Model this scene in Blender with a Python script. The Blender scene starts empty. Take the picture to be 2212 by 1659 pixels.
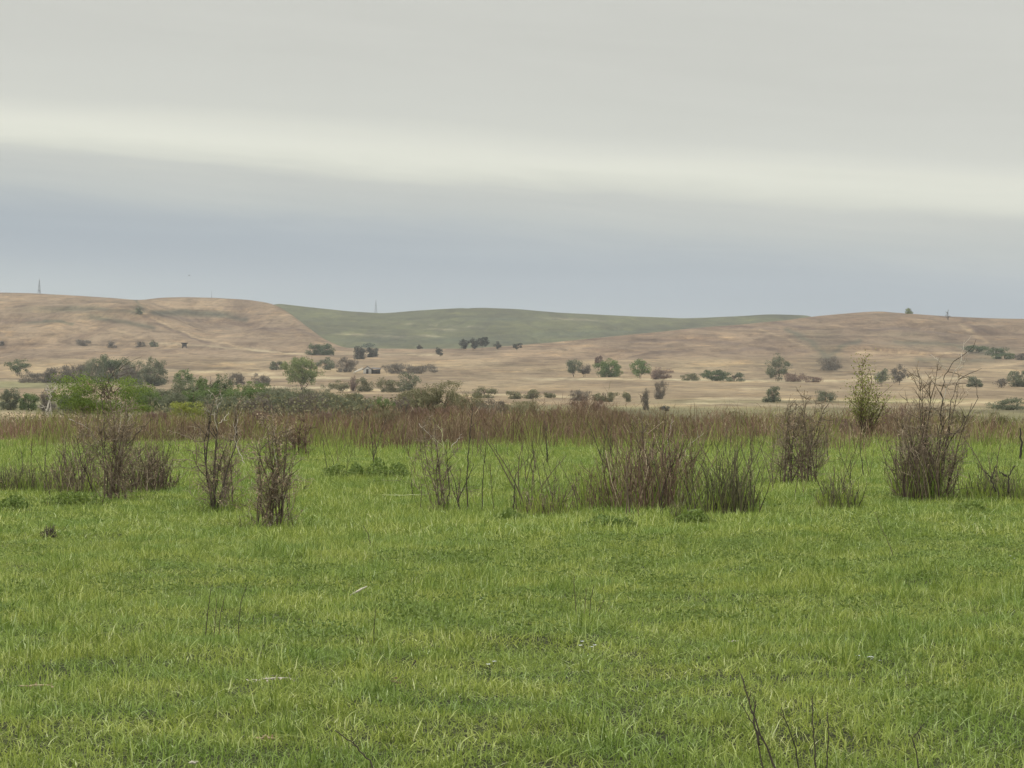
import bpy, math
import numpy as np
from mathutils import Vector

# ------------------------------------------------------------------ camera
F = 512 / math.tan(math.radians(10))      # pixels per unit slope at 1024 wide
H = 1.6                                   # eye height
K = 1024 / 2212.0                         # survey units -> picture units
sc = bpy.context.scene
C = sc.collection
cam = bpy.data.cameras.new('camera')
cam.sensor_width = 36; cam.angle = math.radians(20)
cam.clip_start = 0.1; cam.clip_end = 20000
co = bpy.data.objects.new('camera', cam); C.objects.link(co)
co.location = (0, 0, H); co.rotation_euler = (math.radians(90), 0, 0)
sc.camera = co

# ------------------------------------------------------------------ world: banded overcast sky over a Nishita sky
def lin(c):
    return tuple((x/255/12.92 if x/255 <= .04045 else ((x/255+.055)/1.055)**2.4) for x in c)
w = bpy.data.worlds.new('World'); sc.world = w; w.use_nodes = True
nt = w.node_tree; nt.nodes.clear(); N = nt.nodes; L = nt.links
def nd(t, **kw):
    n = N.new(t)
    for k, v in kw.items(): setattr(n, k, v)
    return n
def mth(op, a, b=None, c=None):
    n = nd('ShaderNodeMath', operation=op)
    for i, s in enumerate((a, b, c)):
        if s is None: continue
        if isinstance(s, (int, float)): n.inputs[i].default_value = s
        else: L.new(s, n.inputs[i])
    return n.outputs[0]
SUN_EL, SUN_AZ = math.radians(42), math.radians(262)
tc = nd('ShaderNodeTexCoord')
sp = nd('ShaderNodeSeparateXYZ'); L.new(tc.outputs['Generated'], sp.inputs[0])
X, Y, Z = sp.outputs
hyp = mth('SQRT', mth('ADD', mth('MULTIPLY', X, X), mth('MULTIPLY', Y, Y)))
el = mth('ARCTAN2', Z, hyp)
az = mth('ARCTAN2', X, Y)
azc = mth('MULTIPLY', mth('SINE', az), 1.0)
eld = mth('MULTIPLY', el, 57.2958*50.9)     # picture-unit sized elevation
cmb = nd('ShaderNodeCombineXYZ')
L.new(mth('MULTIPLY', azc, 3.0), cmb.inputs[0]); L.new(mth('MULTIPLY', el, 26.0), cmb.inputs[2]); L.new(mth('MULTIPLY', Y, 1.0), cmb.inputs[1])
nz = nd('ShaderNodeTexNoise'); nz.inputs['Scale'].default_value = 1.6; nz.inputs['Detail'].default_value = 3; nz.inputs['Roughness'].default_value = .45
L.new(cmb.outputs[0], nz.inputs['Vector'])
b = mth('ADD', eld, mth('MULTIPLY', azc, 0.0723*F))
b = mth('ADD', b, mth('MULTIPLY', mth('SUBTRACT', nz.outputs['Fac'], .5), 30))
c2 = nd('ShaderNodeCombineXYZ'); L.new(mth('MULTIPLY', azc, 7.0), c2.inputs[0]); L.new(mth('MULTIPLY', b, 0.026), c2.inputs[1]); L.new(Y, c2.inputs[2])
nz2 = nd('ShaderNodeTexNoise'); nz2.inputs['Scale'].default_value = 1.1; nz2.inputs['Detail'].default_value = 5; nz2.inputs['Roughness'].default_value = .62; nz2.inputs['Distortion'].default_value = .4
L.new(c2.outputs[0], nz2.inputs['Vector'])
b = mth('ADD', b, mth('MULTIPLY', mth('SUBTRACT', nz2.outputs['Fac'], .5), 34))
wisp = mth('ADD', mth('MULTIPLY', mth('SUBTRACT', nz2.outputs['Fac'], .5), .14), 1.0)
ramp = nd('ShaderNodeValToRGB'); ramp.color_ramp.interpolation = 'B_SPLINE'
stops = [(30, (188,196,197)), (62, (181,191,194)), (92, (164,175,185)), (122, (158,170,181)), (146, (171,180,186)),
         (166, (189,194,191)), (192, (198,200,194)), (208, (220,221,207)), (224, (234,234,219)), (238, (226,226,213)), (256, (211,212,203)),
         (320, (204,204,196)), (400, (206,206,198)), (520, (208,208,201))]
cr = ramp.color_ramp
for i, (p, c) in enumerate(stops):
    e = cr.elements[i] if i < 2 else cr.elements.new(p/560)
    e.position = p/560; e.color = (*lin(c), 1)
L.new(mth('DIVIDE', b, 560), ramp.inputs[0])
mr = nd('ShaderNodeMapRange'); mr.interpolation_type = 'SMOOTHSTEP'
L.new(el, mr.inputs['Value']); mr.inputs['From Min'].default_value = math.radians(9); mr.inputs['From Max'].default_value = math.radians(45)
mr.inputs['To Min'].default_value = 1.0; mr.inputs['To Max'].default_value = 2.9
vm = nd('ShaderNodeVectorMath', operation='SCALE'); L.new(ramp.outputs[0], vm.inputs[0]); L.new(mth('MULTIPLY', mr.outputs[0], wisp), vm.inputs['Scale'])
sky = nd('ShaderNodeTexSky', sky_type='NISHITA', sun_disc=False)
sky.sun_elevation = SUN_EL; sky.sun_rotation = SUN_AZ
vs = nd('ShaderNodeVectorMath', operation='SCALE'); L.new(sky.outputs[0], vs.inputs[0]); vs.inputs['Scale'].default_value = 0.1
mx = nd('ShaderNodeMix', data_type='RGBA'); mx.inputs['Factor'].default_value = 0.97
L.new(vs.outputs[0], mx.inputs['A']); L.new(vm.outputs[0], mx.inputs['B'])
bg = nd('ShaderNodeBackground'); bg.inputs['Strength'].default_value = 1.0
L.new(mx.outputs['Result'], bg.inputs['Color'])
ow = nd('ShaderNodeOutputWorld'); L.new(bg.outputs[0], ow.inputs[0])

# ------------------------------------------------------------------ sun, exposure
sl = bpy.data.lights.new('sun', 'SUN'); sl.energy = 1.5; sl.angle = math.radians(14); sl.color = (1, .96, .9)
so = bpy.data.objects.new('sun', sl); C.objects.link(so)
sdir = Vector((math.sin(SUN_AZ)*math.cos(SUN_EL), math.cos(SUN_AZ)*math.cos(SUN_EL), math.sin(SUN_EL)))
so.rotation_euler = sdir.to_track_quat('Z', 'Y').to_euler()
so.location = sdir*200
sc.view_settings.view_transform = 'Standard'; sc.view_settings.look = 'None'
sc.view_settings.gamma = 1; sc.view_settings.exposure = 0.0
sc.render.engine = 'CYCLES'
sc.cycles.max_bounces = 5; sc.cycles.transparent_max_bounces = 4
sc.cycles.volume_bounces = 0

# ------------------------------------------------------------------ noise and terrain
def hsh(i, j, s):
    h = (i*374761393 + j*668265263 + s*1274126177) & 0xffffffff
    h = ((h ^ (h >> 13))*1274126177) & 0xffffffff
    return ((h ^ (h >> 16)) & 0xffff)/65535.0
def vn(x, y, s=0):
    x = np.asarray(x, float); y = np.asarray(y, float)
    i = np.floor(x).astype(np.int64); j = np.floor(y).astype(np.int64); fx = x-i; fy = y-j
    fx = fx*fx*(3-2*fx); fy = fy*fy*(3-2*fy)
    return (hsh(i, j, s)*(1-fx)+hsh(i+1, j, s)*fx)*(1-fy)+(hsh(i, j+1, s)*(1-fx)+hsh(i+1, j+1, s)*fx)*fy
def fbm(x, y, s=0, o=4):
    r = 0; a = .5; t = 0
    for k in range(o):
        r = r+a*vn(x*2**k, y*2**k, s+k*7); t += a; a *= .5
    return r/t
def sm(a, b_, x): t = np.clip((x-a)/(b_-a), 0, 1); return t*t*(3-2*t)

U = np.arange(-2200, 3204, 4.0)
def line(pts, u=U):
    p = np.array(pts, float)*K
    return np.interp(u, p[:, 0], p[:, 1])
wob = (fbm(U/170., U*0, 3)-.5)*26*sm(40, 400, np.maximum(-U, U-1024))
front = line([(-3000,600),(-900,640),(-300,626),(0,631),(60,632),(150,637),(240,643),(300,648),(345,642),(400,640),(470,642),(540,646),(590,654),(620,668),(650,690),
    (700,730),(745,751),(900,753),(1010,752),(1120,745),(1200,738),(1400,718),(1500,707),(1600,700),(1700,690),(1760,682),(1860,673),(1900,671),
    (1960,676),(2050,683),(2150,687),(2212,688),(2600,676),(3200,690),(5000,680)])+wob
back = line([(-3000,690),(300,640),(500,648),(590,654),(680,664),(760,672),(830,676),(900,670),(990,665),(1050,664),(1120,667),(1200,674),(1350,682),(1480,687),
    (1600,682),(1660,678),(1760,681),(1900,690),(3000,720),(5000,700)])
back = np.where(U < 270, front+6, back); back = np.where(U > 815, np.maximum(back, front+4), back)
spur = line([(-3000,690),(0,668),(150,664),(240,658),(300,664),(380,690),(450,722),(520,742),(620,750),(745,753),(3000,753)])
YR = 1750+(348-front)*11
# knots: rows of (distance, picture height)
def hz(z, y): return 384-F*(z-H)/y
LY = np.linspace(math.log(90), math.log(7000), 700)
TAB = np.zeros((len(U), len(LY)))
base = [(90, hz(0, 90)), (108, hz(0, 108)), (125, hz(-.5, 125)), (180, hz(-2.6, 180)), (260, hz(-4.6, 260)), (340, 437), (450, 417), (600, 405),
        (800, 394), (1000, 385), (1200, 376)]
for i, u in enumerate(U):
    k = list(base)
    yr, vr = YR[i], front[i]
    k += [(1400, min(364, 352+(1 if vr > 340 else 0)*4+8)), (1600, 354)]
    isleft = u < 300
    if isleft:
        s = spur[i]
        k += [(1700, 349.5)]
        if vr < s-2 and yr > 2080:
            l_ = 349.5+(vr-349.5)*(1950-1700)/(yr-1700); g_ = 1-float(sm(170, 272, u)); s = l_+(s-l_)*g_
            k += [(1950, s), (1985, s+1.6*g_), (2060, s-.2*g_)]
    if yr > 1760: k += [(yr, vr)]
    else: k += [(yr, vr)]
    k += [(yr+150, vr+5), (max(yr+260, 2700), max(vr+14, 362)), (3650, back[i]), (4000, back[i]+3), (7000, 372)]
    k = sorted(k); a = np.array(k)
    TAB[i] = np.interp(LY, np.log(a[:, 0]), a[:, 1])
for it in range(2):                                   # round the breaks off along the distance, lightly
    T2 = TAB.copy(); T2[:, 1:-1] = (TAB[:, :-2]+2*TAB[:, 1:-1]+TAB[:, 2:])/4; TAB = T2
for it in range(3): TAB[1:-1] = (TAB[:-2]+2*TAB[1:-1]+TAB[2:])/4
def ht(x, y):
    x = np.asarray(x, float); y = np.asarray(y, float)
    near = (fbm(x/9+50, y/9+50, 11, 3)-.5)*.22+(fbm(x/1.7+9, y/1.7+50, 12, 2)-.5)*.05
    yy = np.clip(y, 90.01, 6999)
    u = np.clip(512+F*x/yy, U[0], U[-1]-.01); fu = (u-U[0])/4; iu = np.floor(fu).astype(int); fu = fu-iu
    fy = (np.log(yy)-LY[0])/(LY[1]-LY[0]); iy = np.minimum(np.floor(fy).astype(int), len(LY)-2); fy = fy-iy
    v = (TAB[iu, iy]*(1-fu)+TAB[np.minimum(iu+1, len(U)-1), iy]*fu)*(1-fy)+(TAB[iu, iy+1]*(1-fu)+TAB[np.minimum(iu+1, len(U)-1), iy+1]*fu)*fy
    z = H-(v-384)/F*yy
    yr = np.interp(u, U, YR)
    amp = 5.5*sm(1350, 1650, yy)*(1-.93*np.exp(-((yy-yr)/140)**2))*(1-.9*np.exp(-((yy-3650)/260)**2))*np.where((u > 330) & (u < 540) & (yy < 2200), .25, 1)
    gul = fbm(x/70+(y/160), y/110, 21, 4)-.5
    gul = gul-.8*np.exp(-(np.abs(fbm(x/150., y/260., 33, 3)-.5)/.03)**2)*.8
    z = z+amp*(gul*1.3+(fbm(x/34., y/70., 24, 3)-.5)*.5)+(fbm(x/60, y/60, 5, 3)-.5)*.7*sm(300, 700, yy)*(1-sm(1300, 1600, yy))
    t = sm(84, 104, y)
    return near*(1-t)+z*t
def PX(u2, v2, y):                                    # survey units at a distance -> world point
    return np.array([(u2*K-512)/F*y, y, H-(v2*K-384)/F*y])
def find(u2, v2, y0=360):
    ys = np.exp(np.linspace(math.log(y0), math.log(4200), 900)); x = (u2*K-512)/F*ys
    v = 384-F*(ht(x, ys)-H)/ys
    ok = np.where(v <= v2*K)[0]
    return float(ys[ok[0]]) if len(ok) else 3600.0
def gfield(v2): return H*F/(v2*K-384)

# ------------------------------------------------------------------ materials
def mat(name, c1, c2, c3=None, rough=.8, trans=0.0, world=0.0, wcol=None, wscale=.12):
    m = bpy.data.materials.new(name); m.use_nodes = True; t = m.node_tree; t.nodes.clear()
    a = t.nodes.new('ShaderNodeAttribute'); a.attribute_name = 'tone'
    r = t.nodes.new('ShaderNodeValToRGB'); r.color_ramp.elements[0].color = (*c1, 1); r.color_ramp.elements[1].color = (*c2, 1)
    if c3:
        r.color_ramp.elements[1].position = .82; e = r.color_ramp.elements.new(1.0); e.color = (*c3, 1)
    t.links.new(a.outputs['Fac'], r.inputs[0]); col = r.outputs[0]
    n = t.nodes.new('ShaderNodeTexNoise'); g = t.nodes.new('ShaderNodeNewGeometry')
    t.links.new(g.outputs['Position'], n.inputs['Vector']); n.inputs['Scale'].default_value = wscale; n.inputs['Detail'].default_value = 5; n.inputs['Roughness'].default_value = .6
    if world:
        mp = t.nodes.new('ShaderNodeMapRange'); mp.inputs['From Min'].default_value = .4; mp.inputs['From Max'].default_value = .62; mp.inputs['To Max'].default_value = world
        t.links.new(n.outputs['Fac'], mp.inputs['Value'])
        x = t.nodes.new('ShaderNodeMix'); x.data_type = 'RGBA'; x.blend_type = 'MULTIPLY'
        t.links.new(mp.outputs[0], x.inputs['Factor']); t.links.new(col, x.inputs['A']); x.inputs['B'].default_value = (*wcol, 1); col = x.outputs['Result']
    p = t.nodes.new('ShaderNodeBsdfPrincipled'); p.inputs['Roughness'].default_value = rough; p.inputs['Specular IOR Level'].default_value = .25
    t.links.new(col, p.inputs['Base Color']); out = t.nodes.new('ShaderNodeOutputMaterial'); sh = p.outputs[0]
    if trans:
        d = t.nodes.new('ShaderNodeBsdfTranslucent'); t.links.new(col, d.inputs['Color']); q = t.nodes.new('ShaderNodeMixShader'); q.inputs[0].default_value = trans
        t.links.new(sh, q.inputs[1]); t.links.new(d.outputs[0], q.inputs[2]); sh = q.outputs[0]
    t.links.new(sh, out.inputs[0]); return m
M = {}
M['grass'] = mat('grass_blade', (.118,.168,.027), (.395,.455,.095), (.76,.78,.40), .6, .38, 1.0, (.66,.80,.78), 1.1)
M['forb'] = mat('forb_leaf', (.10,.15,.03), (.19,.25,.055), (.27,.33,.13), .6, .25, .5, (.8,.9,1.1), .5)
M['bark'] = mat('bare_bark', (.06,.045,.034), (.20,.15,.105), (.44,.37,.26), .9)
M['darkbark'] = mat('dark_bark', (.035,.03,.025), (.10,.08,.062), (.2,.16,.12), .9)
M['redbark'] = mat('reddish_bark', (.075,.048,.035), (.235,.16,.11), (.48,.40,.27), .9)
M['twig'] = mat('grey_twig', (.11,.085,.062), (.29,.23,.165), (.50,.43,.32), .9)
M['pale'] = mat('weathered_wood', (.40,.35,.30), (.60,.55,.47), None, .9)
M['lichen'] = mat('peeled_wood', (.42,.46,.22), (.58,.60,.34), None, .9)
M['dryleaf'] = mat('dry_leaf', (.30,.20,.13), (.52,.42,.28), None, .8, .2)
M['scrub'] = mat('scrub_stem', (.115,.068,.045), (.29,.185,.128), (.50,.40,.26), .9, .1, 1.0, (.72,.86,.76), .16)
M['scrubgreen'] = mat('scrub_green', (.14,.16,.04), (.28,.29,.09), None, .8, .2)
M['stalk'] = mat('weed_stalk', (.05,.048,.028), (.16,.145,.075), (.36,.36,.17), .8)
for k_, a_, b_ in [('dk', (.07,.092,.048), (.14,.175,.08)), ('md', (.085,.13,.04), (.18,.24,.08)), ('gg', (.11,.122,.078), (.21,.225,.135)),
                   ('gb', (.125,.108,.085), (.225,.195,.155)), ('ol', (.13,.13,.068), (.24,.225,.125)), ('yg', (.20,.23,.05), (.36,.38,.09)),
                   ('br', (.075,.122,.026), (.23,.31,.062)), ('rb', (.14,.095,.075), (.25,.175,.14)), ('pg', (.13,.17,.06), (.26,.30,.115)),
                   ('bk', (.055,.06,.05), (.11,.112,.09))]:
    M[k_] = mat('leaf_'+{'dk':'dark','md':'green','gg':'greygreen','gb':'greybrown','ol':'olive','yg':'yellowgreen','br':'bright','rb':'redbrown','pg':'pale_green','bk':'blackish'}[k_], a_, b_, None, .85, .2)

M['yo'] = mat('leaf_muted_yellow_green', (.14,.155,.045), (.29,.30,.085), None, .8, .25)
def terrain_mat():
    m = bpy.data.materials.new('prairie'); m.use_nodes = True; t = m.node_tree; t.nodes.clear()
    n_ = t.nodes.new; l = t.links.new
    a = n_('ShaderNodeAttribute'); a.attribute_name = 'tint'
    g = n_('ShaderNodeNewGeometry')
    def noise(scl, det, rough, sx=1, sy=1, sz=1):
        mp = n_('ShaderNodeMapping'); mp.inputs['Scale'].default_value = (sx, sy, sz); l(g.outputs['Position'], mp.inputs[0])
        n = n_('ShaderNodeTexNoise'); n.inputs['Scale'].default_value = scl; n.inputs['Detail'].default_value = det; n.inputs['Roughness'].default_value = rough
        n.inputs['Distortion'].default_value = .6
        l(mp.outputs[0], n.inputs['Vector']); return n.outputs['Fac']
    def rng(f, a0, a1, b0, b1):
        r = n_('ShaderNodeMapRange'); l(f, r.inputs['Value'])
        for k, v in zip(('From Min','From Max','To Min','To Max'), (a0, a1, b0, b1)): r.inputs[k].default_value = v
        return r.outputs[0]
    col = a.outputs['Color']
    def mul(col, f, c):
        x = n_('ShaderNodeMix'); x.data_type = 'RGBA'; x.blend_type = 'MULTIPLY'; l(f, x.inputs['Factor']); l(col, x.inputs['A']); x.inputs['B'].default_value = (*c, 1); return x.outputs['Result']
    col = mul(col, rng(noise(.02, 8, .74, 1, .28, 1), .43, .60, 0, 1), (.68,.65,.66))
    col = mul(col, rng(noise(.055, 7, .75, 1, .3, 1), .48, .60, 0, 1), (.68,.66,.66))
    col = mul(col, rng(noise(.13, 6, .7, 1, .3, 1), .50, .68, 0, .8), (.62,.60,.60))
    col = mul(col, rng(noise(.014, 8, .72, 1, .35, 1), .49, .62, 0, 1), (1.28,1.25,1.18))
    col = mul(col, rng(noise(.4, 4, .7, 1, .25, 1.5), .50, .72, 0, .7), (.66,.66,.6))
    col = mul(col, rng(noise(.07, 6, .65, .8, .4, 2), .56, .68, 0, .9), (1.42,1.36,1.2))
    col = mul(col, rng(noise(1, 5, .6, .013, .002, .30), .56, .61, 0, .6), (.70,.68,.68))
    col = mul(col, rng(noise(1, 5, .65, .02, .004, .42), .60, .64, 0, .8), (1.25,1.2,1.1))
    col = mul(col, rng(noise(1, 4, .6, .06, .012, .8), .60, .64, 0, .7), (.62,.62,.58))
    p = n_('ShaderNodeBsdfPrincipled'); p.inputs['Roughness'].default_value = .95; p.inputs['Specular IOR Level'].default_value = .1
    l(col, p.inputs['Base Color']); o = n_('ShaderNodeOutputMaterial'); l(p.outputs[0], o.inputs[0]); return m
M['terrain'] = terrain_mat()
def plain(name, c, rough=.8, metal=0):
    m = bpy.data.materials.new(name); m.use_nodes = True; t = m.node_tree; p = t.nodes['Principled BSDF']
    n = t.nodes.new('ShaderNodeTexNoise'); n.inputs['Scale'].default_value = 3; r = t.nodes.new('ShaderNodeValToRGB')
    r.color_ramp.elements[0].color = (*[x*.75 for x in c], 1); r.color_ramp.elements[1].color = (*[min(1, x*1.15) for x in c], 1)
    t.links.new(n.outputs['Fac'], r.inputs[0]); t.links.new(r.outputs[0], p.inputs['Base Color'])
    p.inputs['Roughness'].default_value = rough; p.inputs['Metallic'].default_value = metal; return m
M['whitewall'] = plain('weathered_white_board', (.62,.62,.60)); M['darkwood_and_shade'] = plain('dark_timber_and_shade', (.035,.028,.025))
M['tinroof'] = plain('dull_tan_roofing', (.34,.30,.24)); M['greyroof'] = plain('dark_roofing', (.12,.11,.11))
M['mast'] = plain('galvanised_mast', (.16,.17,.20), .5); M['petal'] = plain('white_petal', (.8,.82,.86)); M['blindwood'] = plain('brown_blind_panel', (.07,.06,.05))
M['feather'] = plain('dark_feather', (.05,.05,.055)); M['stone'] = plain('limestone', (.6,.55,.46))

# ------------------------------------------------------------------ mesh builder
class MB:
    def __init__(s): s.V = []; s.F = []; s.T = []; s.n = 0
    def add(s, V, Fc, tone=.5):
        V = np.asarray(V, float).reshape(-1, 3); s.V.append(V); s.T.append(np.broadcast_to(np.asarray(tone, float), (len(V),)).copy())
        for f in (Fc if isinstance(Fc, list) else [Fc]):
            f = np.asarray(f, int)
            if f.size: s.F.append(f+s.n)
        s.n += len(V)
    def build(s, name, m, parent=None, origin=(0, 0, 0)):
        V = np.concatenate(s.V)-np.asarray(origin, float)
        me = bpy.data.meshes.new(name); me.vertices.add(len(V)); me.vertices.foreach_set('co', V.astype(np.float32).ravel())
        loops = np.concatenate([f.ravel() for f in s.F]); sizes = np.concatenate([np.full(len(f), f.shape[1]) for f in s.F])
        me.loops.add(len(loops)); me.loops.foreach_set('vertex_index', loops.astype(np.int32))
        me.polygons.add(len(sizes)); me.polygons.foreach_set('loop_start', np.concatenate([[0], np.cumsum(sizes)[:-1]]).astype(np.int32))
        try: me.polygons.foreach_set('loop_total', sizes.astype(np.int32))
        except Exception: pass
        at = me.attributes.new('tone', 'FLOAT', 'POINT'); at.data.foreach_set('value', np.concatenate(s.T).astype(np.float32))
        me.update(calc_edges=True); me.materials.append(m)
        o = bpy.data.objects.new(name, me)
        if parent is not None: o.parent = parent
        return o
def link(o): C.objects.link(o); return o
def tag(o, label=None, cat=None, group=None, kind=None):
    for k, v in (('label', label), ('category', cat), ('group', group), ('kind', kind)):
        if v: o[k] = v
    return o
def empty(name, loc, label, cat, group=None):
    o = bpy.data.objects.new(name, None); o.empty_display_size = .3; o.location = [float(q) for q in loc]; C.objects.link(o)
    return tag(o, label, cat, group)
def tube(mb, pts, rad, n=4, tone=.5):
    P = np.asarray(pts, float); m = len(P); rad = np.asarray(rad, float)
    T = np.gradient(P, axis=0); T /= np.linalg.norm(T, axis=1)[:, None]+1e-9
    ref = np.where(np.abs(T[:, 2:3]) > .9, np.array([[1., 0, 0]]), np.array([[0., 0, 1.]]))
    A = np.cross(T, ref); A /= np.linalg.norm(A, axis=1)[:, None]+1e-9; B = np.cross(T, A)
    th = np.arange(n)*2*math.pi/n
    V = P[:, None]+rad[:, None, None]*(np.cos(th)[None, :, None]*A[:, None]+np.sin(th)[None, :, None]*B[:, None])
    i = np.arange(m-1)[:, None]*n; j = np.arange(n)[None]; j2 = (j+1) % n
    q = np.stack([i+j, i+j2, i+n+j2, i+n+j], -1).reshape(-1, 4)
    cap = np.arange(n)[None]+(m-1)*n; capb = np.arange(n)[None, ::-1]
    mb.add(V.reshape(-1, 3), [q, cap, capb], tone)
def ribbons(mb, P0, h, lean, wd, ns, tone, rs, curl=1.8, wav=0):
    Nn = len(P0); h = np.broadcast_to(h, (Nn,)); wd = np.broadcast_to(wd, (Nn,))
    a = rs.uniform(0, 2*math.pi, Nn); W = np.stack([np.cos(a), np.sin(a), a*0], -1)
    t = np.linspace(0, 1, ns+1)
    drop = np.linalg.norm(lean, axis=1)
    cen = P0[:, None]+h[:, None, None]*(t[None, :, None]*np.array([0, 0, 1.])*(1-.45*np.minimum(drop, 1.6)[:, None, None]*t[None, :, None]))
    l3 = np.concatenate([lean, np.zeros((Nn, 1))], 1); cen = cen+(h[:, None]*l3)[:, None]*(t[None, :, None]**curl)
    if wav:
        a2 = rs.uniform(0, 6.283, Nn); W2 = np.stack([np.cos(a2), np.sin(a2), .5*np.sin(a2*3)], -1); ph = rs.uniform(2.5, 6.5, Nn)[:, None]
        cen = cen+(h*rs.normal(0, wav, Nn))[:, None, None]*(np.sin(ph*t[None])*t[None])[..., None]*W2[:, None]
    ww = (wd[:, None]*(1-t[None]**2.2)*.5)[..., None]
    Lf = cen-W[:, None]*ww; Rt = cen+W[:, None]*ww
    V = np.concatenate([np.stack([Lf[:, :-1], Rt[:, :-1]], 2).reshape(Nn, -1, 3), cen[:, -1:]], 1)
    k = 2*ns+1; o = (np.arange(Nn)*k)[:, None]
    q = [np.concatenate([o+2*i, o+2*i+1, o+2*i+3, o+2*i+2], 1) for i in range(ns-1)]
    tr = np.concatenate([o+2*ns-2, o+2*ns-1, o+2*ns], 1)
    mb.add(V.reshape(-1, 3), q+[tr], np.repeat(np.broadcast_to(tone, (Nn,)), k))
def leaves(mb, P, s, tone, rs, asp=.6, up=0.0):
    n = len(P); a = rs.normal(size=(n, 3)); a[:, 2] += up*np.sign(rs.uniform(-.2, 1, n)); a /= np.linalg.norm(a, axis=1)[:, None]
    b_ = np.cross(a, rs.normal(size=(n, 3))); b_ /= np.linalg.norm(b_, axis=1)[:, None]+1e-9
    s = np.broadcast_to(s, (n,))[:, None]
    V = np.stack([P-a*s, P+b_*s*asp, P+a*s, P-b_*s*asp], 1)
    mb.add(V.reshape(-1, 3), np.arange(4*n).reshape(n, 4), np.repeat(np.broadcast_to(tone, (n,)), 4))
def box(mb, x0, x1, y0, y1, z0, z1, tone=.5):
    V = [(x, y, z) for x in (x0, x1) for y in (y0, y1) for z in (z0, z1)]
    mb.add(V, np.array([[0,1,3,2],[4,6,7,5],[0,4,5,1],[2,3,7,6],[0,2,6,4],[1,5,7,3]]), tone)

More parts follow.
